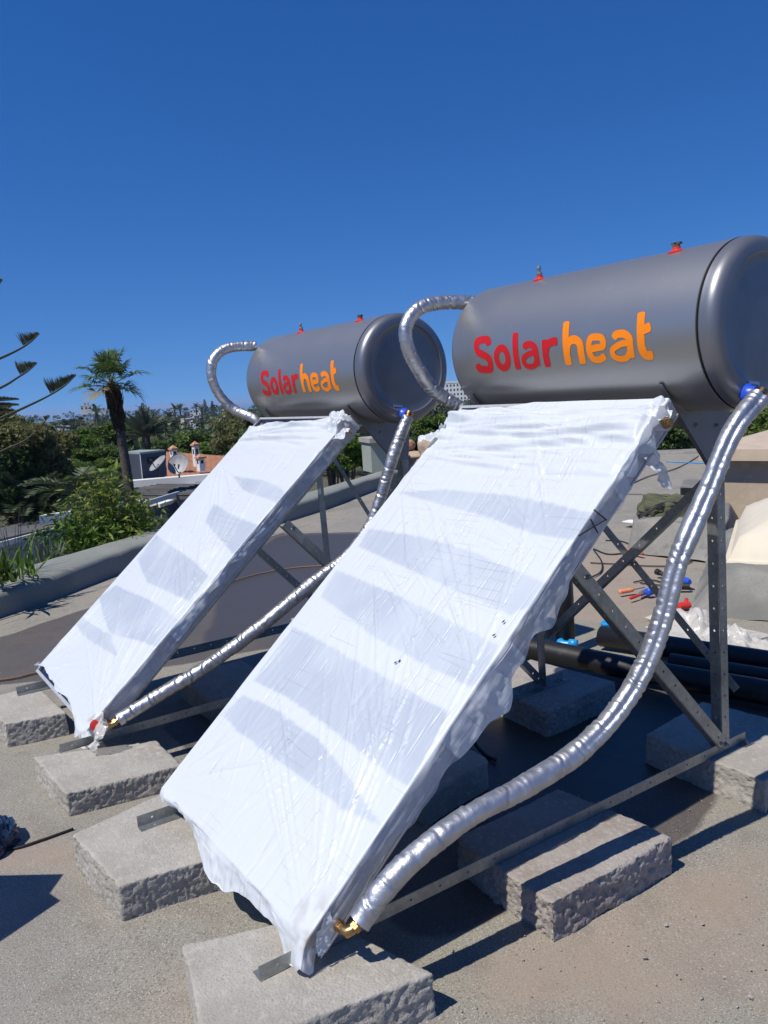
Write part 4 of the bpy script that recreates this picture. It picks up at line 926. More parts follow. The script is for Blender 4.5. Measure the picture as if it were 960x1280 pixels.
b4 = [onz(*q, -.02)[:2] for q in ((781, 686), (912, 705), (925, 655), (815, 640))]
t4 = [onz(*q, .26)[:2] for q in ((789, 648), (905, 655), (915, 628), (825, 620))]
mound('felt_plinth', b4, t4, -.03, .26, M['bitumen'], 'low felt covered plinth with rounded corners, the green bag lying on it', 'plinth', 51)
b4 = [onz(*q, .24)[:2] for q in ((849, 634), (880, 634), (882, 615), (856, 614))]; t4 = [onz(*q, .52)[:2] for q in ((850, 607), (880, 607), (882, 596), (856, 596))]
mound('felt_block', b4, t4, .15, .50, M['bitdark'], 'small dark felt covered block behind the green bag', 'block', 52, 16)
c = onz(818, 644, .26); sk = sack('canvas_bag', (c[0]+.05, c[1]+.12, .245), .30, .20, .22, 43, M['khaki'], 'crumpled olive green canvas bag lying on the felt plinth', 'bag')
sk.rotation_euler = (0, 0, .75)
mb = MB(); 
for a in np.linspace(-.5, .9, 3): mb.tube(catmull([(-.28, -.2+.1*a, .02), (-.05, -.17+.02*a, .13+.02*a), (.25, -.1, .08+.03*a)], 6), .008, 6)
s_ = mb.build('strap', M['black'], sk, True)

# skylight kerb with cream membrane hood, beige roof box behind
kb = [onz(*q, -.02)[:2] for q in ((864, 764), (1090, 778), (1090, 690), (890, 672))]
kt = [onz(*q, .24)[:2] for q in ((880, 722), (1090, 726), (1090, 668), (893, 668))]
kb = np.array([(-.50, 3.80), (1.7, 4.75), (.6, 6.9), (-1.55, 5.6)]); kt = np.array([(-.33, 4.02), (1.5, 4.82), (.5, 6.6), (-1.30, 5.5)])
mound('skylight_kerb', kb, kt, -.03, .27, M['bitdark'], 'thick dark felt kerb around the cream skylight hood', 'kerb', 55)
hood = MB(); zb = .26
q4 = [np.array([*onz(909, 703, zb)[:2], zb])]; d1 = np.array([1.75, .80, 0]); d2 = np.array([-.85, 1.45, 0])
n_ = 26; A_, B_ = np.meshgrid(np.linspace(0, 1, n_), np.linspace(0, 1, n_), indexing='ij')
P = q4[0]+A_[..., None]*d1+B_[..., None]*d2; e_ = np.minimum(np.minimum(A_, 1-A_)*1.75, np.minimum(B_, 1-B_)*1.7); e_ = e_-.05*np.exp(-(np.abs(A_-B_)/.08)**2)*0; hgt = .13*np.clip(e_/.02, 0, 1)+.62*e_
P[..., 2] = zb-.01+hgt
hd_ = link('skylight_hood', grid_mesh('skylight_hood', P), M['cream'], smooth=True); tag(hd_, 'cream domed skylight hood rising from the dark felt kerb at the right edge', 'skylight')
rim = MB(); 
pr = [q4[0]+d1*a+d2*b for a, b in ((0, 0), (1, 0), (1, 1), (0, 1), (0, 0))]
rim.tube(pr, .022, 8); rim.build('rim', M['cream'], hd_)
bx = empty('roof_box', (*onz(908, 650, 0)[:2], 0)); 
w0 = onz(906, 652, -.02); wtop = far(905, 574, math.hypot(w0[0]-CX, w0[1]-CY))[2]
mbx = MB(); ex = np.array([3.2, .9, 0]); ey = np.array([-.9, 3.0, 0]); o_ = w0-np.array([*bx.location]); mbx.obox(o_+np.array([0, 0, -.05]), ex, ey, (0, 0, wtop+.07)); mbx.build('wall', M['beige'], bx)
cpn = MB(); en = ex/np.linalg.norm(ex); eyn = ey/np.linalg.norm(ey); cpn.obox(o_-en*.22-eyn*.16+np.array([0, 0, wtop+.02]), ex+en*.44, ey+eyn*.32, (0, 0, .12)); cpn.build('coping', M['coping'], bx)
tag(bx, 'beige rendered roof box with an overhanging coping behind the skylight', 'roof structure')

# concrete crumbs scattered on the felt: uncountable
rng = np.random.default_rng(5); mb = MB()
for cx_, cy_, n_, sp in ((1.45, .95, 60, .28), (1.35, .55, 45, .2), (1.75, .7, 30, .3), (1.35, 1.6, 50, .25), (1.9, 1.4, 40, .4), (.9, -.25, 16, .4), (0, -.6, 18, .5), (1.2, .3, 20, .15), (-.6, 3.6, 40, .5)):
    for _ in range(n_):
        x, y = cx_+rng.normal()*sp, cy_+rng.normal()*sp; r = .0016+abs(rng.normal())*.0022
        v = rng.normal(size=(6, 3))*.25+np.array([(1, 0, 0), (-1, 0, 0), (0, 1, 0), (0, -1, 0), (0, 0, .7), (0, 0, -.7)]); v = v*r+np.array([x, y, gz(x)+r*.5+.003])
        mb.add(v, [(0, 2, 4), (2, 1, 4), (1, 3, 4), (3, 0, 4), (2, 0, 5), (1, 2, 5), (3, 1, 5), (0, 3, 5)])
tag(mb.build('concrete_crumbs', M['concrete_red']), 'loose crumbs of broken concrete scattered on the deck', 'rubble', kind='stuff')

# made-up sheet added to cast a shadow, unseen beyond the left edge of the picture; only its shadow reaches in
h_ = .62; mb = MB(); sh = [(0, 1090), (77, 1089), (60, 1113), (73, 1122), (0, 1171), (-90, 1215), (-110, 1085)]
pts = [onz(a, b, -.025)+np.array([.09, -.65, 1.0])*h_ for a, b in sh]; mb.prism(pts, (0, 0, .006))
cen = np.mean(pts, 0); mb.box((cen[0]-.02, cen[1]-.12, -.03), (cen[0]+.02, cen[1]-.08, cen[2]-.001)); mb.box((cen[0]-.2, cen[1]-.22, -.03), (cen[0]+.2, cen[1]+.02, .0))
tag(mb.build('shadow_sheet', mat('brown_blocker', (.30, .20, .12), .9)), 'added unseen cardboard sheet propped on a short post outside the left edge, casting the pointed shadow', 'blocker')

# ------------------------------------------------------------------ vegetation
def leaf_quads(Cn, size, asp, rng, updir=None, droop=0.0, jitter=1.0):
    n = len(Cn); d = rng.normal(size=(n, 3)); d[:, 2] = d[:, 2]*.7-droop
    if updir is not None: d = updir+d*jitter
    d /= np.linalg.norm(d, axis=1)[:, None]; r = rng.normal(size=(n, 3)); w = np.cross(d, r); w /= np.linalg.norm(w, axis=1)[:, None]
    s = (size*rng.uniform(.6, 1.3, n))[:, None]
    V = np.stack([Cn-d*s*.5, Cn+w*s*asp*.5, Cn+d*s*.5, Cn-w*s*asp*.5], 1); return V.reshape(-1, 3)
def crown_pts(c, rx, ry, rz, n, rng, nclump=26, cr=.30, low=-.55):
    th = rng.uniform(0, 2*np.pi, nclump); u = rng.uniform(low, 1, nclump); r = np.sqrt(1-np.clip(u, -1, 1)**2); k = rng.uniform(.45, 1.0, nclump)
    cl = np.stack([rx*r*np.cos(th)*k, ry*r*np.sin(th)*k, rz*u*k], 1)
    idx = rng.integers(0, nclump, n); d = rng.normal(size=(n, 3)); d /= np.linalg.norm(d, axis=1)[:, None]
    rad = cr*np.array([rx, ry, rz])*rng.uniform(.6, 1.25, nclump)[idx][:, None]
    return np.array(c)+cl[idx]+d*rad*(rng.uniform(.2, 1, n)**.4)[:, None]*np.array([1, 1, .8]), np.array(c)+cl
def leaves_obj(name, V, m, parent):
    return link(name, quads_mesh(name, V, np.arange(len(V)).reshape(-1, 4)), m, parent)
def tree(name, px, ytop, dist, wpx, m, label, group, nleaf=4000, leaf=.2, asp=.45, hratio=.8, droop=0.0, seed=0, ybase=None, clump=28, cr=.3, zb=None, cat='tree', squash=1.0):
    rng = np.random.default_rng(seed+int(px*7+ytop)); top = far(px, ytop, dist); w = wpx/FPX*dist/2; rz = w*hratio
    if zb is None: zb = float(tz(top[0], top[1]))-.2
    root = empty(name, (top[0], top[1], zb)); ct = np.array([0, 0, top[2]-zb-rz])
    P, cl = crown_pts(ct, w, w, rz, nleaf, rng, clump, cr)
    leaves_obj('crown', leaf_quads(P, leaf, asp, rng, droop=droop), m, root)
    mb = MB(); tr = max(.06, w*.07); b0 = ct+np.array([0, 0, -rz*.3]); mb.tube([(0, 0, 0), (w*.05, 0, b0[2]*.5), b0], [tr*1.3, tr, tr*.6], 8)
    for q in cl[rng.permutation(len(cl))[:7]]: mb.tube([b0*.8+np.array([w*.01, 0, 0]), (b0+q)/2+rng.normal(size=3)*w*.05, q], [tr*.5, tr*.3, tr*.12], 5)
    mb.build('trunk', M['bark'], root, True)
    return tag(root, label, cat, group)
GT = 'garden trees below the roof'
tree('broadleaf_tree', -6, 505, 25, 120, M['olive'], 'tall dark olive tree with drooping foliage at the left edge', GT, 16000, .22, .28, 1.1, .7, 1, clump=46, cr=.26)
tree('broadleaf_tree', 45, 522, 27, 80, M['olive'], 'olive green tree with drooping foliage right of the tallest one at the left edge', GT, 9000, .2, .28, 1.3, .7, 2, clump=36, cr=.26)
tree('broadleaf_tree', -60, 520, 24, 120, M['deep'], 'dark tree just beyond the left edge', GT, 5000, .22, .4, 1.1, .2, 3)
tree('broadleaf_tree', 62, 580, 27, 90, M['mid'], 'dark green shrubby tree low at the left under the olive trees', GT, 6000, .13, .4, .6, .2, 33, clump=34)
tree('broadleaf_tree', 12, 592, 28, 80, M['mid'], 'dark green bush behind the cycad palm at the left', GT, 5000, .13, .4, .6, .2, 34, clump=34)
tree('broadleaf_tree', 92, 547, 34, 48, M['bright'], 'bright green bushy tree left of the tall fan palm', GT, 5000, .22, .4, .7, 0, 4)
tree('broadleaf_tree', 124, 530, 46, 78, M['mid'], 'broad mid green umbrella tree behind the tall fan palm trunk', GT, 7000, .25, .4, .42, 0, 5, clump=40)
tree('broadleaf_tree', 118, 555, 33, 66, M['mid'], 'dark tree under the umbrella tree left of the palm trunk', GT, 6000, .17, .4, .6, 0, 6)
tree('broadleaf_tree', 128, 588, 30, 44, M['bright'], 'bright green tree just left of the palm trunk', GT, 5000, .16, .35, .7, 0, 7)
tree('broadleaf_tree', 200, 543, 60, 60, M['deep'], 'deep green tree behind the dark rooftop cabin', GT, 5000, .3, .45, .6, 0, 8)
tree('broadleaf_tree', 238, 541, 52, 66, M['mid'], 'round mid green tree behind the satellite dishes', GT, 7000, .24, .45, .55, 0, 9, clump=36)
tree('broadleaf_tree', 262, 553, 48, 44, M['bright'], 'small bright green tree behind the two chimneys', GT, 5000, .2, .45, .6, 0, 10)
tree('broadleaf_tree', 295, 514, 44, 74, M['olive'], 'large olive green tree beside the top of the farther collector', GT, 9000, .22, .35, .9, .2, 11, clump=40)
tree('broadleaf_tree', 322, 530, 40, 60, M['deep'], 'dark tree behind the farther collector', GT, 4000, .22, .4, .8, 0, 12)
tree('broadleaf_tree', 272, 565, 40, 60, M['deep'], 'dark hedge-like tree behind the terracotta roof', GT, 5000, .18, .4, .55, 0, 13)
# right of the farther tank and behind the deck
RT = 'trees beyond the far edge of the roof'
tree('leafy_tree', 430, 548, 19, 60, M['bright'], 'bright green bush seen under the farther tank, left of the grey pier', RT, 7000, .13, .4, .85, .1, 14)
tree('leafy_tree', 412, 560, 17, 40, M['mid'], 'mid green bush hidden mostly by the farther collector', RT, 4000, .12, .4, .85, .1, 15)
tree('leafy_tree', 530, 510, 24, 66, M['mid'], 'green tree between the two tanks beside the foil hose', RT, 9000, .15, .4, .9, .1, 16, clump=40)
tree('leafy_tree', 505, 540, 23, 40, M['deep'], 'dark green tree right behind the farther heater leg', RT, 5000, .14, .4, .9, .1, 17)
tree('leafy_tree', 556, 500, 60, 50, M['greyleaf'], 'grey green open tree below the white hotel', RT, 3000, .3, .35, .9, .1, 18)
for k, (px, yt, ds, w, mm, lb) in enumerate(((850, 505, 24, 90, 'deep', 'dark leafy tree under the bracket of the nearer tank'), (800, 515, 27, 80, 'mid', 'mid green tree behind the top corner of the nearer collector'), (930, 498, 26, 100, 'mid', 'green tree above the beige coping at the right edge'), (1010, 490, 25, 90, 'deep', 'dark tree beyond the right edge'), (720, 520, 30, 90, 'deep', 'dark tree hidden behind the nearer collector'), (630, 515, 34, 80, 'mid', 'tree hidden behind the top of the nearer collector'))):
    tree('leafy_tree', px, yt, ds, w, M[mm], lb, RT, 8000, .15, .42, .8, .1, 20+k, clump=40)

# mid distance trees, each its own
rng0 = random.Random(77); k = 0
kinds = (('deep', 'dark'), ('farleaf', 'dull green'), ('mid', 'mid green'), ('greyleaf', 'grey green'), ('olive', 'olive'))
spots = [(20, 512, 190), (45, 520, 150), (78, 517, 230), (92, 514, 260), (132, 511, 300), (152, 516, 210), (170, 514, 240), (205, 516, 200), (222, 513, 330), (188, 522, 150), (215, 527, 140), (250, 524, 130), (232, 533, 100), (160, 532, 100), (192, 537, 90), (275, 528, 110), (305, 505, 260), (330, 506, 210), (70, 534, 90), (108, 525, 140), (128, 521, 170), (545, 505, 90), (575, 500, 110), (590, 495, 140)]
for px, yt, ds in spots:
    mm, cw = kinds[k % 5]; w = rng0.uniform(26, 46)*(120/ds)**.25; side = 'left of' if px < 143 else 'right of'
    tree('distant_tree', px, yt+7, ds, w, M['farleaf' if ds > 180 else mm], ['roundish ', 'loose ', 'dense ', 'ragged ', 'small '][(k//5) % 5]+'%s tree in the middle distance, %s the tall fan palm' % (cw, side) if px < 400 else '%s tree seen between the tanks below the hotel' % cw, 'trees in the middle distance', 1500, w/FPX*ds*.07, .55, .6, 0, 100+k, clump=18); k += 1

# far wooded slope: one mass
def wood(name, label, a0, a1, d0, d1, count, seed):
    rng = np.random.default_rng(seed); Vs = []
    for _ in range(count):
        px = rng.uniform(a0, a1); ds = d0*(d1/d0)**rng.uniform(0, 1); f, r_ = bearing(px); x, y = CX+f[0]*ds, CY+f[1]*ds; zt = float(tz(x, y)); h = rng.uniform(3.5, 6.5); w = h*rng.uniform(.45, .8)
        P, _c = crown_pts((x, y, zt+h*.62), w, w, h*.42, 110, rng, 9, .4, -.8); Vs.append(leaf_quads(P, h*.16, .7, rng))
    o = leaves_obj(name, np.concatenate(Vs), M['farleaf'], None); tag(o, label, 'woodland', kind='stuff')
wood('far_woodland', 'far wooded slope of mixed trees running down to the sea', -120, 1080, 85, 1000, 1700, 3)

# ---- palms
def frond_blade(mb, p, d, L_, up, nseg=8, width=.05, leafl=.45, ndiv=26, droop=.5, rng=None, fold=.5):
    """feather frond: rachis plus leaflets"""
    p = np.array(p, float); d = np.array(d, float)/np.linalg.norm(d); pts = [p]; dd = d.copy()
    for i in range(nseg): dd = dd+np.array([0, 0, -droop/nseg]); dd /= np.linalg.norm(dd); pts.append(pts[-1]+dd*L_/nseg)
    mb.tube(pts, [.022*L_/2*(1-.85*i/nseg) for i in range(nseg+1)], 5)
    P = np.array(pts)
    for k in range(ndiv):
        t = .12+.88*k/(ndiv-1); i = min(int(t*nseg), nseg-1); q = P[i]+(P[i+1]-P[i])*(t*nseg-i); tg = P[i+1]-P[i]; tg /= np.linalg.norm(tg)
        sdv = np.cross(tg, (0, 0, 1)); sdv /= np.linalg.norm(sdv)+1e-9; upv = np.cross(sdv, tg); ll = leafl*math.sin(math.pi*min(1, .25+t*.72))**.6
        for s in (-1, 1):
            v = sdv*s*1.0+tg*.75+upv*(fold+(rng.uniform(-.25, .25) if rng else 0))+np.array([0, 0, -.12]); v /= np.linalg.norm(v); wv = np.cross(v, upv); wv = wv/(np.linalg.norm(wv)+1e-9)*width*.5
            e = q+v*ll+np.array([0, 0, -.12*ll]); mmd = q+v*ll*.5; mb.add([q, mmd+wv, e, mmd-wv], [(0, 1, 2, 3)])
def feather_palm(name, base, ztop, trunk_r, nf, fl, leafl, m, label, cat='palm tree', seed=0, el=(10, 80), width=.05, ndiv=26, group=None, droop=1.1, trunkmat='palmbark'):
    rng = random.Random(seed); root = empty(name, base); h = ztop-base[2]
    mb = MB(); npt = max(4, int(h/.35)); mb.tube([(0, 0, h*i/npt) for i in range(npt+1)], [trunk_r*(1.15-.15*(i/npt))*(1+.08*(i % 2)) for i in range(npt+1)], 12); mb.build('trunk', M[trunkmat], root, True)
    for k in range(nf):
        a = k*2.39996+rng.uniform(-.2, .2); e = math.radians(rng.uniform(*el)); f = MB()
        frond_blade(f, (math.cos(a)*trunk_r*.6, math.sin(a)*trunk_r*.6, h-.02), (math.cos(a)*math.cos(e), math.sin(a)*math.cos(e), math.sin(e)), fl*rng.uniform(.85, 1.1), None, 8, width, leafl, ndiv, droop*rng.uniform(.8, 1.2), rng)
        f.build('frond', M[m], root)
    return tag(root, label, cat, group)
t_ = far(182, 545, 44); feather_palm('date_palm', (t_[0], t_[1], float(tz(t_[0], t_[1]))), t_[2], .2, 44, 1.5, .32, 'greyleaf', 'date palm with arching grey green fronds right of the tall fan palm', seed=3, width=.07, el=(5, 85), droop=.8)
# fruit stalks of the date palm
t_ = far(32, 640, 24); feather_palm('cycad_palm', (t_[0], t_[1], -6.3), t_[2], .32, 46, 1.55, .42, 'date', 'squat dark palm with stiff arching fronds at the left behind the white edged roof', seed=5, el=(5, 70), width=.045, ndiv=30, droop=.9, trunkmat='bark')
t_ = far(98, 618, 19); feather_palm('garden_palm', (t_[0], t_[1], -6.5), t_[2], .12, 18, 1.2, .34, 'date', 'loose palm fronds behind the leafy shrub left of the fan palm trunk', seed=6, el=(5, 60), width=.04, ndiv=24)
t_ = far(122, 602, 28); feather_palm('garden_palm', (t_[0], t_[1], -6.5), t_[2], .12, 20, 1.1, .34, 'bright', 'bright green palm directly left of the fan palm trunk', seed=16, el=(15, 80), width=.05, ndiv=24)
t_ = far(76, 692, 9.9); feather_palm('garden_palm', (t_[0], t_[1], -6.5), t_[2]-.35, .07, 9, .75, .22, 'greyleaf', 'pale striped palm frond tips rising just behind the parapet', seed=8, el=(5, 50), width=.014, ndiv=26, group=None)
for k, (px, yt, ds) in enumerate(((120, 512, 240), (225, 508, 330), (218, 508, 320), (245, 506, 360), (252, 509, 340), (212, 519, 210), (178, 511, 260), (283, 516, 230))):
    t_ = far(px, yt+3, ds); feather_palm('distant_palm', (t_[0], t_[1], float(tz(t_[0], t_[1]))), t_[2], .3, 16, 2.6, .8, 'date', ['distant palm behind the tall fan palm skirt', 'right palm of the close skyline pair left of the layered conifers', 'left palm of the close skyline pair left of the layered conifers', 'single distant palm just left of the taller conifer on the skyline', 'distant palm touching the taller conifer on the skyline', 'distant palm among trees below the tiny white box house', 'distant palm above the date palm on the skyline', 'distant palm beside the looped foil hose'][k], seed=30+k, width=.3, ndiv=9, group='small distant palms')
# tall fan palm
def fan_leaf(mb, p, d, L_, R_, rng, nseg=26):
    p = np.array(p, float); d = np.array(d, float)/np.linalg.norm(d); mid = p+d*L_*.6+np.array([0, 0, .02]); hub = p+d*L_+np.array([0, 0, -.06*L_])
    mb.tube([p, mid, hub], [.018, .012, .010], 5); dd = hub-mid; dd /= np.linalg.norm(dd); s = np.cross(dd, (0, 0, 1)); s /= np.linalg.norm(s)+1e-9; u = np.cross(s, dd)
    for k in range(nseg):
        a = math.radians(-125+250*k/(nseg-1)); v = dd*math.cos(a)+s*math.sin(a)+u*(.35*abs(math.sin(a))-.1+.12*rng.uniform(-1, 1)); v /= np.linalg.norm(v)
        rr = R_*rng.uniform(.85, 1.08); w = np.cross(v, u); w = w/(np.linalg.norm(w)+1e-9)*.042*R_/.9; m_ = hub+v*rr*.55; e = hub+v*rr+np.array([0, 0, -.22*rr*rng.uniform(.5, 1.6)])
        mb.add([hub, m_+w, e, m_-w], [(0, 1, 2, 3)])
D_ = 26.0; ks = .65; hubp = far(138, 476, D_); basep = far(167, 660, D_); rng = random.Random(2)
hub_low = far(147, 520, D_); 
root = empty('fan_palm', (basep[0], basep[1], float(tz(basep[0], basep[1])))); rb = np.array(root.location)
mb = MB(); c = [(0, 0, 0), basep-rb, far(160, 600, D_)-rb, far(152, 550, D_)-rb, hub_low-rb, hubp-rb]; cc = catmull(c, 10); mb.tube(cc, [.24*ks*(1-.25*i/len(cc))*(1+.05*(i % 2)) for i in range(len(cc))], 14); mb.build('trunk', M['palmbark'], root, True)
H_ = hubp-rb
for k in range(20):
    a = k*2.39996+rng.uniform(-.2, .2); t = k/19; e = math.radians(85-92*t**.8+rng.uniform(-8, 8)); f = MB()
    fan_leaf(f, H_+np.array([0, 0, -.1-.2*t])*ks, (math.cos(a)*math.cos(e), math.sin(a)*math.cos(e), math.sin(e)), ks*rng.uniform(.75, 1.2), ks*rng.uniform(.75, .98), rng)
    f.build('frond', M['yellowfrond' if k > 16 else 'fan'], root)
sk_ = []; nrg = np.random.default_rng(4)
for k in range(900):
    t = nrg.random(); a = nrg.uniform(0, 6.28); z = ks*(-.35-1.75*t**1.1); rr = ks*(.36-.10*t)*nrg.uniform(.3, 1.05); sk_.append((math.cos(a)*rr, math.sin(a)*rr, z))
q = np.array(sk_)+H_+np.array([(hub_low-hubp)[0], (hub_low-hubp)[1], 0])*np.clip(-np.array(sk_)[:, 2:3]/1.1, 0, 1)
leaves_obj('dead_frond_skirt', leaf_quads(q, .42, .12, nrg, updir=np.array([0, 0, -1.0]), jitter=.22), M['skirt'], root)
tag(root, 'tall fan palm with a skirt of dead fronds standing against the sky', 'palm tree')

# Norfolk pine whose upswept branch tips reach in from the left
D_ = 9.5; tb = far(-190, 520, D_); root = empty('norfolk_pine', (tb[0], tb[1], -6.3)); rb = np.array(root.location)
mb = MB(); mb.tube([(0, 0, 0), (0, 0, 5), (0, 0, 11.5)], [.2, .15, .05], 12); mb.build('trunk', M['bark'], root, True)
rngn = np.random.default_rng(9)
def nf_branch(pts, tips, side=1.0, needles=True, comb=(.55, 1.0), hgt=.14):
    P = np.array(catmull([far(a, b, D_+c)-rb for a, b, c in pts], 14)); f = MB(); n = len(P); f.tube(P, [max(.006, .019*(1-.75*i/n)) for i in range(n)], 6); V = []
    d = np.r_[0, np.cumsum(np.linalg.norm(np.diff(P, axis=0), axis=1))]; tot = d[-1]
    for t in np.linspace(comb[0], comb[1], int(tot*(comb[1]-comb[0])*300)+4):
        s = t*tot; q = np.array([np.interp(s, d, P[:, i]) for i in range(3)]); i = min(np.searchsorted(d, s), n-1); tg = P[min(i+1, n-1)]-P[max(i-1, 0)]; tg /= np.linalg.norm(tg)
        hh = hgt*(1-(t-comb[0])/(comb[1]-comb[0]))**.75*(.60+.5*rngn.random())+.012
        for _ in range(2):
            up = U*1.0-_R*.42+F*rngn.uniform(-.5, .5)+rngn.normal(size=3)*.05; up /= np.linalg.norm(up); w = np.cross(up, F+rngn.normal(size=3)*.3); w = w/np.linalg.norm(w)*.0046
            f.add([q, q+up*hh*.5+w, q+up*hh, q+up*hh*.5-w], [(0, 1, 2, 3)])
    f.build('branch', M['needle'], root)
nf_branch([(-190, 500, 0), (-60, 474, 0), (0, 448, 0), (25, 436, 0), (40, 426, 0), (49, 417, 0)], 0, comb=(.89, 1.0), hgt=.15)
nf_branch([(-190, 540, .3), (-60, 512, .2), (0, 485, .1), (22, 472, .1), (36, 463, .1), (46, 454, .1)], 0, comb=(.89, 1.0), hgt=.17)
nf_branch([(-190, 600, 0), (-60, 548, 0), (0, 523, 0), (40, 505, 0), (62, 494, 0), (80, 483, 0), (95, 469, 0)], 0, comb=(.86, 1.0), hgt=.18)
nf_branch([(-190, 420, .2), (-60, 388, .2), (-10, 362, .2), (3, 350, .2)], 0, comb=(.9, 1.0), hgt=.12)
nf_branch([(-190, 650, .5), (-60, 596, .5), (0, 565, .5), (35, 548, .5), (62, 520, .5)], 0, comb=(.97, 1.0), hgt=.05)
for yy in (500, 507, 515): nf_branch([(-190, yy+60, .6), (-80, yy+25, .6), (-20, yy+4, .6), (24, yy-1, .6)], 0, comb=(.75, 1.0), hgt=.10)
tag(root, 'dark Norfolk pine beyond the left edge with three upswept comb tipped branches against the sky', 'tree')
for k, (px, yt, ds, hh, lb) in enumerate(((255.5, 500, 420, 8, 'taller of the two thin dark conifers on the skyline left of the looped hose'), (265, 502, 420, 7, 'shorter of the two thin dark conifers on the skyline left of the looped hose'), (120, 514, 330, 5, 'small dark conifer on the skyline by the hilltop villa'))):
    t_ = far(px, yt, ds); root = empty('conifer', (t_[0], t_[1], t_[2]-hh*1.6)); mb = MB(); mb.tube([(0, 0, 0), (0, 0, hh*1.6)], [.3, .05], 6); mb.build('trunk', M['bark'], root); nrg = np.random.default_rng(k)
    tt = nrg.random(900); a = nrg.uniform(0, 6.28, 900); lay = np.round(tt*12)/12; r = (1-lay)*hh*.32*nrg.uniform(.2, 1, 900)+.2
    q = np.stack([np.cos(a)*r, np.sin(a)*r, hh*.6+lay*hh+.1*r], 1); leaves_obj('crown', leaf_quads(q, .8, .4, nrg), M['needle'], root)
    tag(root, lb, 'tree', 'distant conifers on the skyline')

# ---- shrubs just beyond the parapet
def stem_shrub(name, specs, dist, m, leaf, label, seed, asp=.3, spread=.10, stems=True, parent=None, per=260, up=None):
    rng = np.random.default_rng(seed); base = far(specs[0][0], specs[0][1], dist); root = empty(name, (base[0], base[1], -1.2 if dist < 12 else -6)); rb = np.array(root.location); mb = MB(); C_ = []; 
    for (x0, y0, x1, y1, sp) in specs:
        a = far(x0, y0, dist+rng.uniform(-.3, .3))-rb; b = far(x1, y1, dist+rng.uniform(-.3, .3))-rb; c = (a+b)/2+rng.normal(size=3)*.06; cc = np.array(catmull([a, c, b], 8)); mb.tube(cc, [.012*(1-.7*i/len(cc)) for i in range(len(cc))], 5)
        L_ = np.linalg.norm(b-a); n = int(per*L_); t = rng.uniform(.15, 1, n); q = np.stack([np.interp(t, np.linspace(0, 1, len(cc)), cc[:, i]) for i in range(3)], 1); C_.append(q+rng.normal(size=(n, 3))*sp*spread*np.array([1, 1, .7]))
    leaves_obj('foliage', leaf_quads(np.concatenate(C_), leaf, asp, rng, droop=.3), m, root); mb.build('stem', M['bark'], root)
    return tag(root, label, 'shrub')
stem_shrub('leafy_shrub', [(150, 700, 118, 592, 1.0), (132, 690, 108, 612, 1.0), (150, 690, 136, 606, .9), (160, 690, 158, 618, 1.0), (160, 690, 176, 628, .8), (135, 690, 80, 634, .8), (165, 688, 188, 662, 1.0), (168, 688, 198, 668, .8), (118, 694, 92, 650, 1.0), (130, 694, 126, 640, 1.3), (158, 692, 163, 645, 1.3), (125, 695, 112, 655, 1.3), (172, 690, 182, 648, .9), (150, 695, 145, 655, 1.3)], 10.3, M['lime'], .115, 'tall yellow green leafy shrub rising behind the parapet beside the farther collector', 3, .26, .13, per=300)
stem_shrub('leafy_shrub', [(100, 690, 88, 648, 1.2), (118, 688, 70, 655, 1.4), (140, 690, 115, 660, 1.5), (90, 694, 60, 672, 1.2), (130, 690, 150, 668, 1.6)], 10.0, M['bright'], .09, 'bright green low shrub in front of the white flowers behind the parapet', 4, .3, .12, per=480)
stem_shrub('bronze_shrub', [(140, 690, 120, 622, 1.0), (125, 690, 112, 602, .8), (150, 690, 140, 650, 1.2)], 10.5, M['bronze'], .08, 'bronze tinted leaves inside the tall shrub', 5, .3, .13, per=150)
rng = np.random.default_rng(6); rt_ = far(135, 672, 10.7); root = empty('flowering_bush', (rt_[0], rt_[1], -1.2)); rb = np.array(root.location)
q = np.array([far(x, y, 10.7+rng.uniform(-.3, .3))-rb for x, y in np.column_stack([rng.uniform(92, 176, 900), rng.uniform(652, 690, 900)]) if y > 690-(x-60)*.42 or True]); leaves_obj('blossom', leaf_quads(q, .06, .8, rng), M['whiteflower'], root)
q = np.array([far(x, y, 10.9+rng.uniform(-.3, .3))-rb for x, y in np.column_stack([rng.uniform(85, 180, 1500), rng.uniform(650, 700, 1500)])]); leaves_obj('foliage', leaf_quads(q, .07, .4, rng), M['mid'], root)
tag(root, 'bush of white blossom behind the parapet below the tall shrub', 'shrub')
# spiky agave and grass at the left corner
def spiky(name, px, py, dist, n, L_, w, m, label, seed, zb=None):
    rng = random.Random(seed); b = far(px, py, dist); root = empty(name, tuple(b)); f = MB()
    for k in range(n):
        a = rng.uniform(0, 6.28); e = math.radians(rng.uniform(30, 85)); d = np.array([math.cos(a)*math.cos(e), math.sin(a)*math.cos(e), math.sin(e)]); l = L_*rng.uniform(.6, 1.1); s = np.cross(d, (0, 0, 1)); s = s/np.linalg.norm(s)*w; o = np.array([rng.uniform(-.1, .1), rng.uniform(-.1, .1), -.1])
        m1 = o+d*l*.4; m2 = o+d*l*.75+np.array([0, 0, -.04*l]); e_ = o+d*l+np.array([0, 0, -.14*l]); f.add([o-s*.5, o+s*.5, m1+s, m1-s], [(0, 1, 2, 3)]); f.add([m1-s, m1+s, m2+s*.6, m2-s*.6], [(0, 1, 2, 3)]); f.add([m2-s*.6, m2+s*.6, e_], [(0, 1, 2)])
    f.build('blades', M[m], root); return tag(root, label, 'plant')
spiky('agave_plant', 2, 714, 7.6, 40, .38, .018, 'mid', 'green spiky plant behind the parapet at the left edge', 1)
spiky('agave_plant', 30, 708, 7.9, 26, .42, .012, 'bright', 'slender green blades behind the parapet near the left edge', 2)
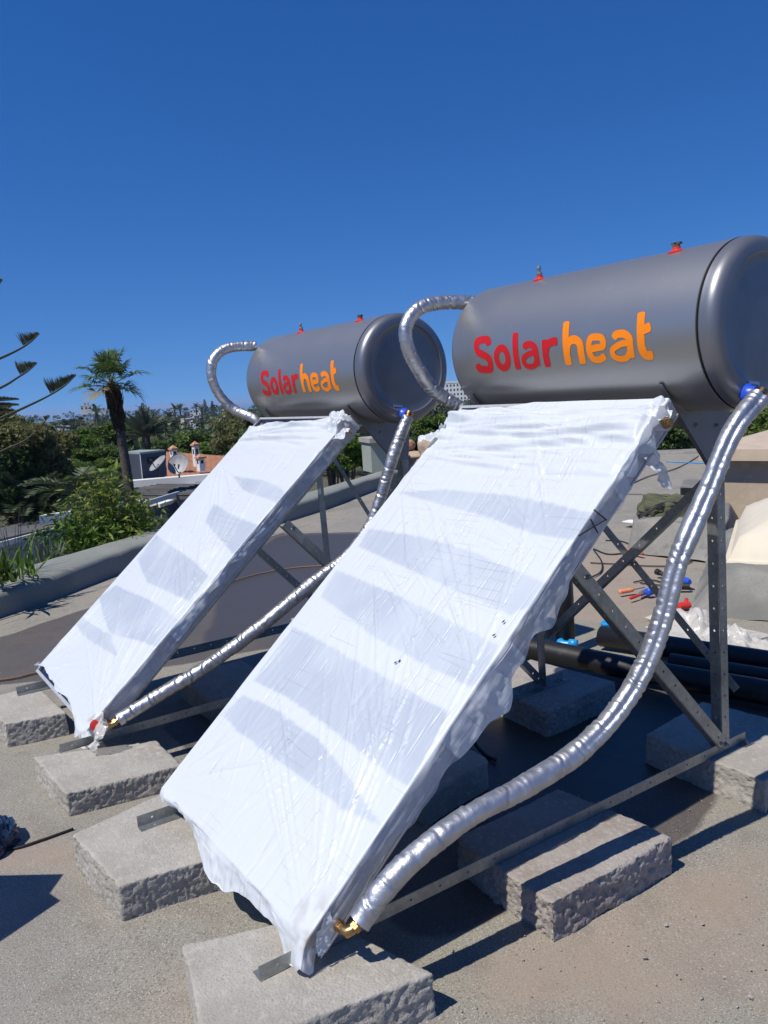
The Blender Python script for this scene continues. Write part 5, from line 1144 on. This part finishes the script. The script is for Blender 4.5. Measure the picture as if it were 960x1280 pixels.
spiky('reed_plant', 14, 704, 8.2, 30, .75, .004, 'greyleaf', 'thin dry stalks sticking up behind the parapet at the left', 3)
spiky('agave_plant', 60, 694, 9.4, 40, .35, .012, 'greyleaf', 'grey green spiky plant by the pale roof wall', 4)

# ------------------------------------------------------------------ neighbouring buildings
def hbox(mb, x0, x1, y0, y1, dist, depth, yaw=0.0, mi=0, o=(0, 0, 0), yref=None):
    """box whose front face spans the given extent at the given distance"""
    xm = (x0+x1)/2; f, r_ = bearing(xm, y1); a = far(x0, (y0+y1)/2, dist); b = far(x1, (y0+y1)/2, dist); zt = far(xm, y0, dist)[2]; zb = far(xm, y1, dist)[2]
    w = np.linalg.norm((b-a)[:2]); c = (a+b)/2; ca, sa = math.cos(yaw), math.sin(yaw); ex = np.array([r_[0]*ca-r_[1]*sa, r_[0]*sa+r_[1]*ca, 0]); ey = np.array([f[0]*ca-f[1]*sa, f[0]*sa+f[1]*ca, 0])
    org = np.array([c[0], c[1], zb])-ex*w/2-np.array(o); mb.obox(org, ex*w, ey*depth, (0, 0, zt-zb), mi); return org, ex, ey, w, zt-zb
# white edged flat roof house
nb = far(210, 612, 30); hs_ = empty('flat_roof_house', (nb[0], nb[1], -7)); o_ = np.array(hs_.location)
mb = MB(); hbox(mb, 160, 300, 595.5, 604, 31, .5, 0, 0, o_); mb.build('roof_edge', M['white'], hs_)
mb = MB(); hbox(mb, 150, 300, 622, 760, 29.0, 7, 0, 0, o_); mb.build('wall', M['lilac'], hs_)
mb = MB(); P_ = [onz(146, 619, -1.45), onz(300, 619, -1.45), onz(300, 604.5, -1.22), onz(158, 604.5, -1.22)]; mb.prism([p-o_ for p in P_], (0, 0, -.15)); rf_ = mb.build('roof', M['greyroof'], hs_)
mb = MB()
for k in range(9):
    t = k/9; a = P_[0]*(1-t)+P_[3]*t; b = P_[1]*(1-t)+P_[2]*t; mb.tube([a-o_+np.array([0, 0, .02]), b-o_+np.array([0, 0, .02])], .03, 5)
mb.build('roof_rib', M['greyroof'], rf_)
tag(hs_, 'neighbouring house with a dark ribbed roof behind a white parapet edge', 'house')
nb = far(190, 625, 25); hs_ = empty('flat_roof_house', (nb[0], nb[1], -7)); o_ = np.array(hs_.location)
P_ = [onz(134, 633, -1.6), onz(200, 630, -1.6), onz(262, 610, -1.6), onz(215, 617, -1.6), onz(150, 621, -1.6)]
mb = MB(); mb.prism([p-o_ for p in P_], (0, 0, -.12)); mb.build('roof', M['white'], hs_)
a, b = onz(178, 634.5, -1.5)-o_, onz(262, 608, -1.5)-o_; mb = MB(); d = b-a; mb.obox(a, d, np.array([-.25, .18, 0]), (0, 0, .16)); mb.build('roof_edge', M['white'], hs_)
a, b = onz(176, 637, -1.62)-o_, onz(265, 611, -1.62)-o_; mb = MB(); mb.prism([a, b, b+np.array([3.0, -1.0, -2.2]), a+np.array([2.4, -1.4, -2.2])], (0, 0, -.15)); mb.build('lower_roof', M['greyroof'], hs_)
tag(hs_, 'lower white flat roof with a dark sloping roof in front, beside the shrub', 'house')
nb = far(50, 670, 17); hs_ = empty('flat_roof_house', (nb[0], nb[1], -7)); o_ = np.array(hs_.location)
za = -1.15; P_ = [onz(-60, 690, za), onz(0, 674, za), onz(95, 651, za), onz(108, 645, za), onz(60, 648, za), onz(-60, 668, za)]
mb = MB(); mb.prism([p-o_ for p in P_], (0, 0, -.10)); mb.build('roof', M['greyroof'], hs_)
a, b = onz(-60, 693, za)-o_, onz(96, 652, za)-o_; mb = MB(); mb.obox(a, b-a, (.10, -.04, 0), (0, 0, -.12)); mb.build('roof_edge', M['white'], hs_)
mb = MB(); mb.prism([a+np.array([.05, 0, -.13]), b+np.array([.05, 0, -.13]), b+np.array([.05, 0, -5.0]), a+np.array([.05, 0, -5.0])], (-2.5, 1.5, 0)); mb.build('wall', M['lilac'], hs_)
a, b = onz(50, 656, za+.05)-o_, onz(104, 648, za+.05)-o_; mb = MB(); mb.obox(a, b-a, (-.2, .2, 0), (0, 0, .22)); mb.build('roof_edge', M['white'], hs_)
tag(hs_, 'grey roofed wing with pale lilac wall behind the parapet at the left', 'house')
# rooftop cabin with louvres; sun and shade painted in as two face colours
nb = far(185, 590, 32); cb_ = empty('rooftop_cabin', (nb[0], nb[1], float(far(185, 597, 32)[2]))); o_ = np.array(cb_.location)
mb = MB(); org, ex, ey, w, h = hbox(mb, 174, 211, 566, 597, 32, 1.6, .6, 0, o_); mb.build('louvred_face', M['navy'], cb_)
f, r_ = bearing(163); 
mb = MB(); a = org; c3 = far(162.5, 596, 33.2)-o_; c3[2] = a[2]; mb.prism([a-ex*.01, c3, c3+np.array([0, 0, h]), a-ex*.01+np.array([0, 0, h])], ey*.04); mb.build('side_panel', mat('sunlit_pale_blue_panel', (.36, .40, .46), .6), cb_)
mb = MB(); mb.prism([a-ex*.03+np.array([0, 0, h+.002]), a+ex*(w+.04)+np.array([0, 0, h+.002]), a+ex*(w+.04)+ey*1.65+np.array([0, 0, h+.002]), c3-ex*.05+np.array([0, 0, h+.002])][::1], (0, 0, .07)); mb.build('roof', mat('cabin_roof', (.26, .30, .28), .7), cb_)
for k in range(4):
    mb = MB(); mb.obox(a+ex*.25+ey*-.04+np.array([0, 0, h*.78-k*.06]), ex*.55, ey*.03, (0, 0, .03)); mb.build('louvre', M['black'], cb_)
tag(cb_, 'rooftop cabin behind the fan palm, louvred face painted in its shaded tone, side panel in its sunlit tone', 'cabin')
def dish(px, py, dist, rad, normal, label):
    c = far(px, py, dist); e = empty('satellite_dish', (c[0], c[1], c[2]-rad*1.25)); n = np.array(normal, float); n /= np.linalg.norm(n); mb = MB(); cc = np.array([0, 0, rad*1.25])
    mb.lathe([(-.16*rad*1.2+.0, .02), (-.15*rad*1.2, rad*.35), (-.09*rad*1.2, rad*.72), (0, rad), (.015, rad), (-.03, rad*.9), (-.12*rad*1.2, rad*.4), (-.14*rad*1.2, .02)], cc, n, 36); mb.build('reflector', M['dish'], e, True, 50)
    mb = MB(); mb.tube([(0, 0, 0), (0, 0, rad*.9), cc-n*.12*rad], .03, 8); mb.build('mast', M['navy'], e)
    mb = MB(); lo = cc+np.array([0, 0, -rad])*.9; tip = cc+n*rad*1.0+np.array([0, 0, -rad*.35]); mb.tube([lo, tip], .018, 6); mb.lathe([(0, .03), (.10, .04)], tip, -n, 10); mb.build('receiver_arm', M['navy'], e)
    tag(e, label, 'satellite dish', 'satellite dishes on the neighbouring roof')
f_, r2 = bearing(200)
dish(197, 579, 29, .36, r2*-.62-f_*.25+np.array([0, 0, .74]), 'satellite dish seen edge on, in front of the dark rooftop cabin')
dish(222.5, 580, 29, .38, -f_*.85-r2*.45+np.array([0, 0, .45]), 'satellite dish seen from behind, right of the edge-on one, before the terracotta roof')
# terracotta roof and chimneys
nb = far(240, 590, 36); th_ = empty('terracotta_house', (nb[0], nb[1], -7)); o_ = np.array(th_.location)
a, b, c_, d_ = far(207, 598, 34)-o_, far(330, 606, 34)-o_, far(330, 574, 39)-o_, far(208, 565, 39)-o_
mb = MB(); nrow = 80
for k in range(nrow):
    t0, t1 = k/nrow, (k+1)/nrow; p0, p1 = a*(1-t0)+b*t0, a*(1-t1)+b*t1; q0, q1 = d_*(1-t0)+c_*t0, d_*(1-t1)+c_*t1; m0, m1 = (p0+p1)/2+np.array([0, 0, .035]), (q0+q1)/2+np.array([0, 0, .035])
    mb.add([p0, m0, m1, q0], [(0, 1, 2, 3)]); mb.add([m0, p1, q1, m1], [(0, 1, 2, 3)])
mb.build('tiled_roof', M['terracotta'], th_)
mb = MB(); mb.prism([a+np.array([0, 0, -.1]), b+np.array([0, 0, -.1]), b+np.array([0, 0, -5]), a+np.array([0, 0, -5])], f_*4); mb.build('wall', M['white'], th_)
def chimney(x0, x1, y0, y1, dist, pot, taper=None):
    mb = MB(); org, ex, ey, w, h = hbox(mb, x0, x1, y0, y1, dist, (x1-x0)/FPX*dist, .5, 0, o_); ch = mb.build('chimney', M['white'], th_)
    mb = MB(); cx = org+ex*w/2+ey*w/2+np.array([0, 0, h]); mb.obox(cx-ex*w*.72-ey*w*.72+np.array([0, 0, .002]), ex*w*1.44, ey*w*1.44, (0, 0, .06)); 
    tp = cx+np.array([0, 0, .20]); bs = [cx+ex*w*.62*sx+ey*w*.62*sy+np.array([0, 0, .064]) for sx, sy in ((-1, -1), (1, -1), (1, 1), (-1, 1))]; mb.add(bs+[tp], [(0, 1, 4), (1, 2, 4), (2, 3, 4), (3, 0, 4), (3, 2, 1, 0)]); mb.build('tiled_cap', M['terracotta'], ch)
    mb = MB()
    for e_, dd in ((ex, -ey), (ey, -ex)):
        q = org+np.array([0, 0, h*.6])+(ex if e_ is ex else ey)*w*.3+dd*.012; mb.obox(q, (ex if e_ is ex else ey)*w*.4, -dd*.01, (0, 0, h*.25))
    mb.build('vent_opening', M['black'], ch)
chimney(215.5, 222.5, 562, 577, 35, 1)
chimney(243.5, 250, 557, 583, 35, 1); chimney(249, 257, 573, 589, 34.2, 1)
tag(th_, 'house with orange terracotta roof and white tile capped chimneys', 'house')
# grey rendered pier at the deck edge, boulders
pr_ = far(476, 590, 15.2); pe_ = empty('masonry_pier', (pr_[0], pr_[1], 0)); o_ = np.array([pr_[0], pr_[1], 0.0]); mb = MB(); hbox(mb, 463.5, 489, 552, 590, 15.2, .6, .3, 0, o_); mb.build('pier_body', mat('pale_green_render', (.30, .33, .28), .85, noise=[(2, (.26, .29, .25), .45, .65)]), pe_)
mb = MB(); hbox(mb, 461.5, 491, 547, 553, 15.1, .75, .3, 0, o_); mb.build('pier_cap', M['concrete'], pe_); tag(pe_, 'pale grey green rendered pier at the roof edge seen under the farther tank', 'pier')
def boulder(px, py, dist, r, m, label, seed, sc=(1, 1, 1)):
    c = far(px, py, dist); n1, n2 = 24, 14; th = np.linspace(0, 2*np.pi, n1+1)[:, None]; ph = np.linspace(.05, np.pi-.05, n2)[None, :]; D = np.stack([np.sin(ph)*np.cos(th), np.sin(ph)*np.sin(th), np.cos(ph)+0*th], -1)
    P = D*(1+.22*fbm(D, 1.6, 3, seed))[..., None]*r*np.array(sc); P[-1] = P[0]; o = link('boulder', grid_mesh('boulder', P), m, smooth=True); o.location = c; tag(o, label, 'boulder')
sand = mat('sandstone', (.42, .31, .22), .9, noise=[(3, (.36, .27, .20), .45, .65)], bump=[(12, .5, .03)])
boulder(538, 560, 19, .26, sand, 'tan pointed boulder beside the foil hose between the heaters', 3, (1, 1, 1.3))
boulder(538, 574, 18.6, .24, M['concrete'], 'grey boulder below the tan pointed one', 4, (1.1, 1, .8)); boulder(516, 570, 19.6, .26, sand, 'low tan boulder left of the grey one', 5, (1.6, 1, .5)); boulder(511, 556, 19.6, .14, M['terracotta'], 'small orange pot shaped stone in the greenery', 6)
# umbrella roof spot in the garden
t_ = far(86, 604, 30); u_ = empty('garden_parasol', (t_[0], t_[1], -6.3)); mb = MB(); mb.lathe([(0, .32), (.10, .18), (.17, .01)], (0, 0, t_[2]+6.3), (0, 0, 1), 8); mb.build('canopy', M['terracotta'], u_); mb = MB(); mb.tube([(0, 0, 0), (0, 0, t_[2]+6.35)], .03, 6); mb.build('pole', M['white'], u_); tag(u_, 'small orange garden parasol among the palms left of the shrub', 'parasol')

# ------------------------------------------------------------------ far town
cream2 = mat('cream_town_render', (.52, .46, .36), .85); pink = mat('pinkish_town_render', (.40, .33, .32), .85)
def house(x0, x1, y0, y1, dist, depth, m, label, nwx=0, nwy=0, yaw=0.0, name='town_house', roof=None, ext=5):
    c = far((x0+x1)/2, y1, dist); e = empty(name, (c[0], c[1], c[2]-ext*.5)); o_ = np.array(e.location); mb = MB(); org, ex, ey, w, h = hbox(mb, x0, x1, y0, y1, dist, depth, yaw, 0, o_)
    mb.obox(org-np.array([0, 0, ext*.5]), ex*w, ey*depth, (0, 0, ext*.5-.01)); mb.build('wall', m, e)
    if nwx:
        for i in range(nwx):
            for j in range(nwy):
                q = MB(); q.obox(org+ex*w*(i+.28)/nwx-ey*.06+np.array([0, 0, h*(j+.3)/nwy]), ex*w*.44/nwx, ey*.05, (0, 0, h*.42/nwy)); q.build('window', M['window'], e)
    q = MB(); q.obox(org-ex*.1-ey*.1+np.array([0, 0, h+.01]), ex*(w+.2), ey*(depth+.2), (0, 0, h*.07+.05)); q.build('parapet' if not roof else 'roof', roof or m, e)
    return tag(e, label, 'building')
W_ = M['white']
house(212.5, 216, 514, 518.5, 420, 5, W_, 'tiny white box house just right of the date palm on the slope', 1, 1)
house(218, 222, 518, 521, 400, 5, W_, 'tiny low white house right of the white box house')
house(230, 238, 515, 521, 330, 6, cream2, 'small pale house left of the pinkish block on the slope', 2, 1)
house(237, 253, 512.5, 516, 420, 7, W_, 'long low white house on the skyline above the pinkish block', 4, 1)
house(243, 249.5, 520, 531, 260, 6, pink, 'pinkish upper block of the town house on the slope', 2, 2)
house(230, 240, 524, 532, 250, 6, cream2, 'cream block left of the pinkish one on the slope', 3, 2, .15)
house(238, 244.5, 527, 534, 240, 5, W_, 'white block in front of the pinkish one on the slope', 2, 2, -.1)
house(247, 262, 533, 537, 230, 6, W_, 'low white house with red awning right of the pinkish block', 4, 1, 0, roof=M['terracotta'])
house(206, 217, 536, 540, 190, 5, W_, 'low pale wall among the trees right of the date palm', 0, 0, .2)
house(238, 262, 539, 542, 170, 4, mat('pale_road_wall', (.45, .42, .38), .9), 'long pale garden wall on the slope above the chimneys', 0, 0, .1)
house(278, 291, 512.5, 516, 260, 6, W_, 'white roofed house partly behind the looped foil hose', 3, 1)
house(100, 120, 507, 513, 560, 14, W_, 'white villa on the hill left of the fan palm', 4, 1)
house(104, 112, 503.5, 507, 565, 8, cream2, 'upper storey of the hilltop villa with a reddish roof', 2, 1, roof=M['terracotta'])
house(122, 132, 510, 514, 540, 10, W_, 'white villa on the hill partly behind the dead palm skirt', 2, 1)
house(70, 86, 524.5, 527, 250, 5, W_, 'low white house among trees left of the fan palm')
house(270, 276, 524, 529, 240, 5, cream2, 'little cream house at the right end of the town', 1, 1)
hp_ = house(553, 592, 478.5, 512, 330, 12, W_, 'white multi storey hotel seen between the two tanks', 9, 6, .12, 'hotel')
house(548, 556, 503, 512, 200, 6, cream2, 'small pale house at the foot of the hotel', 2, 1)
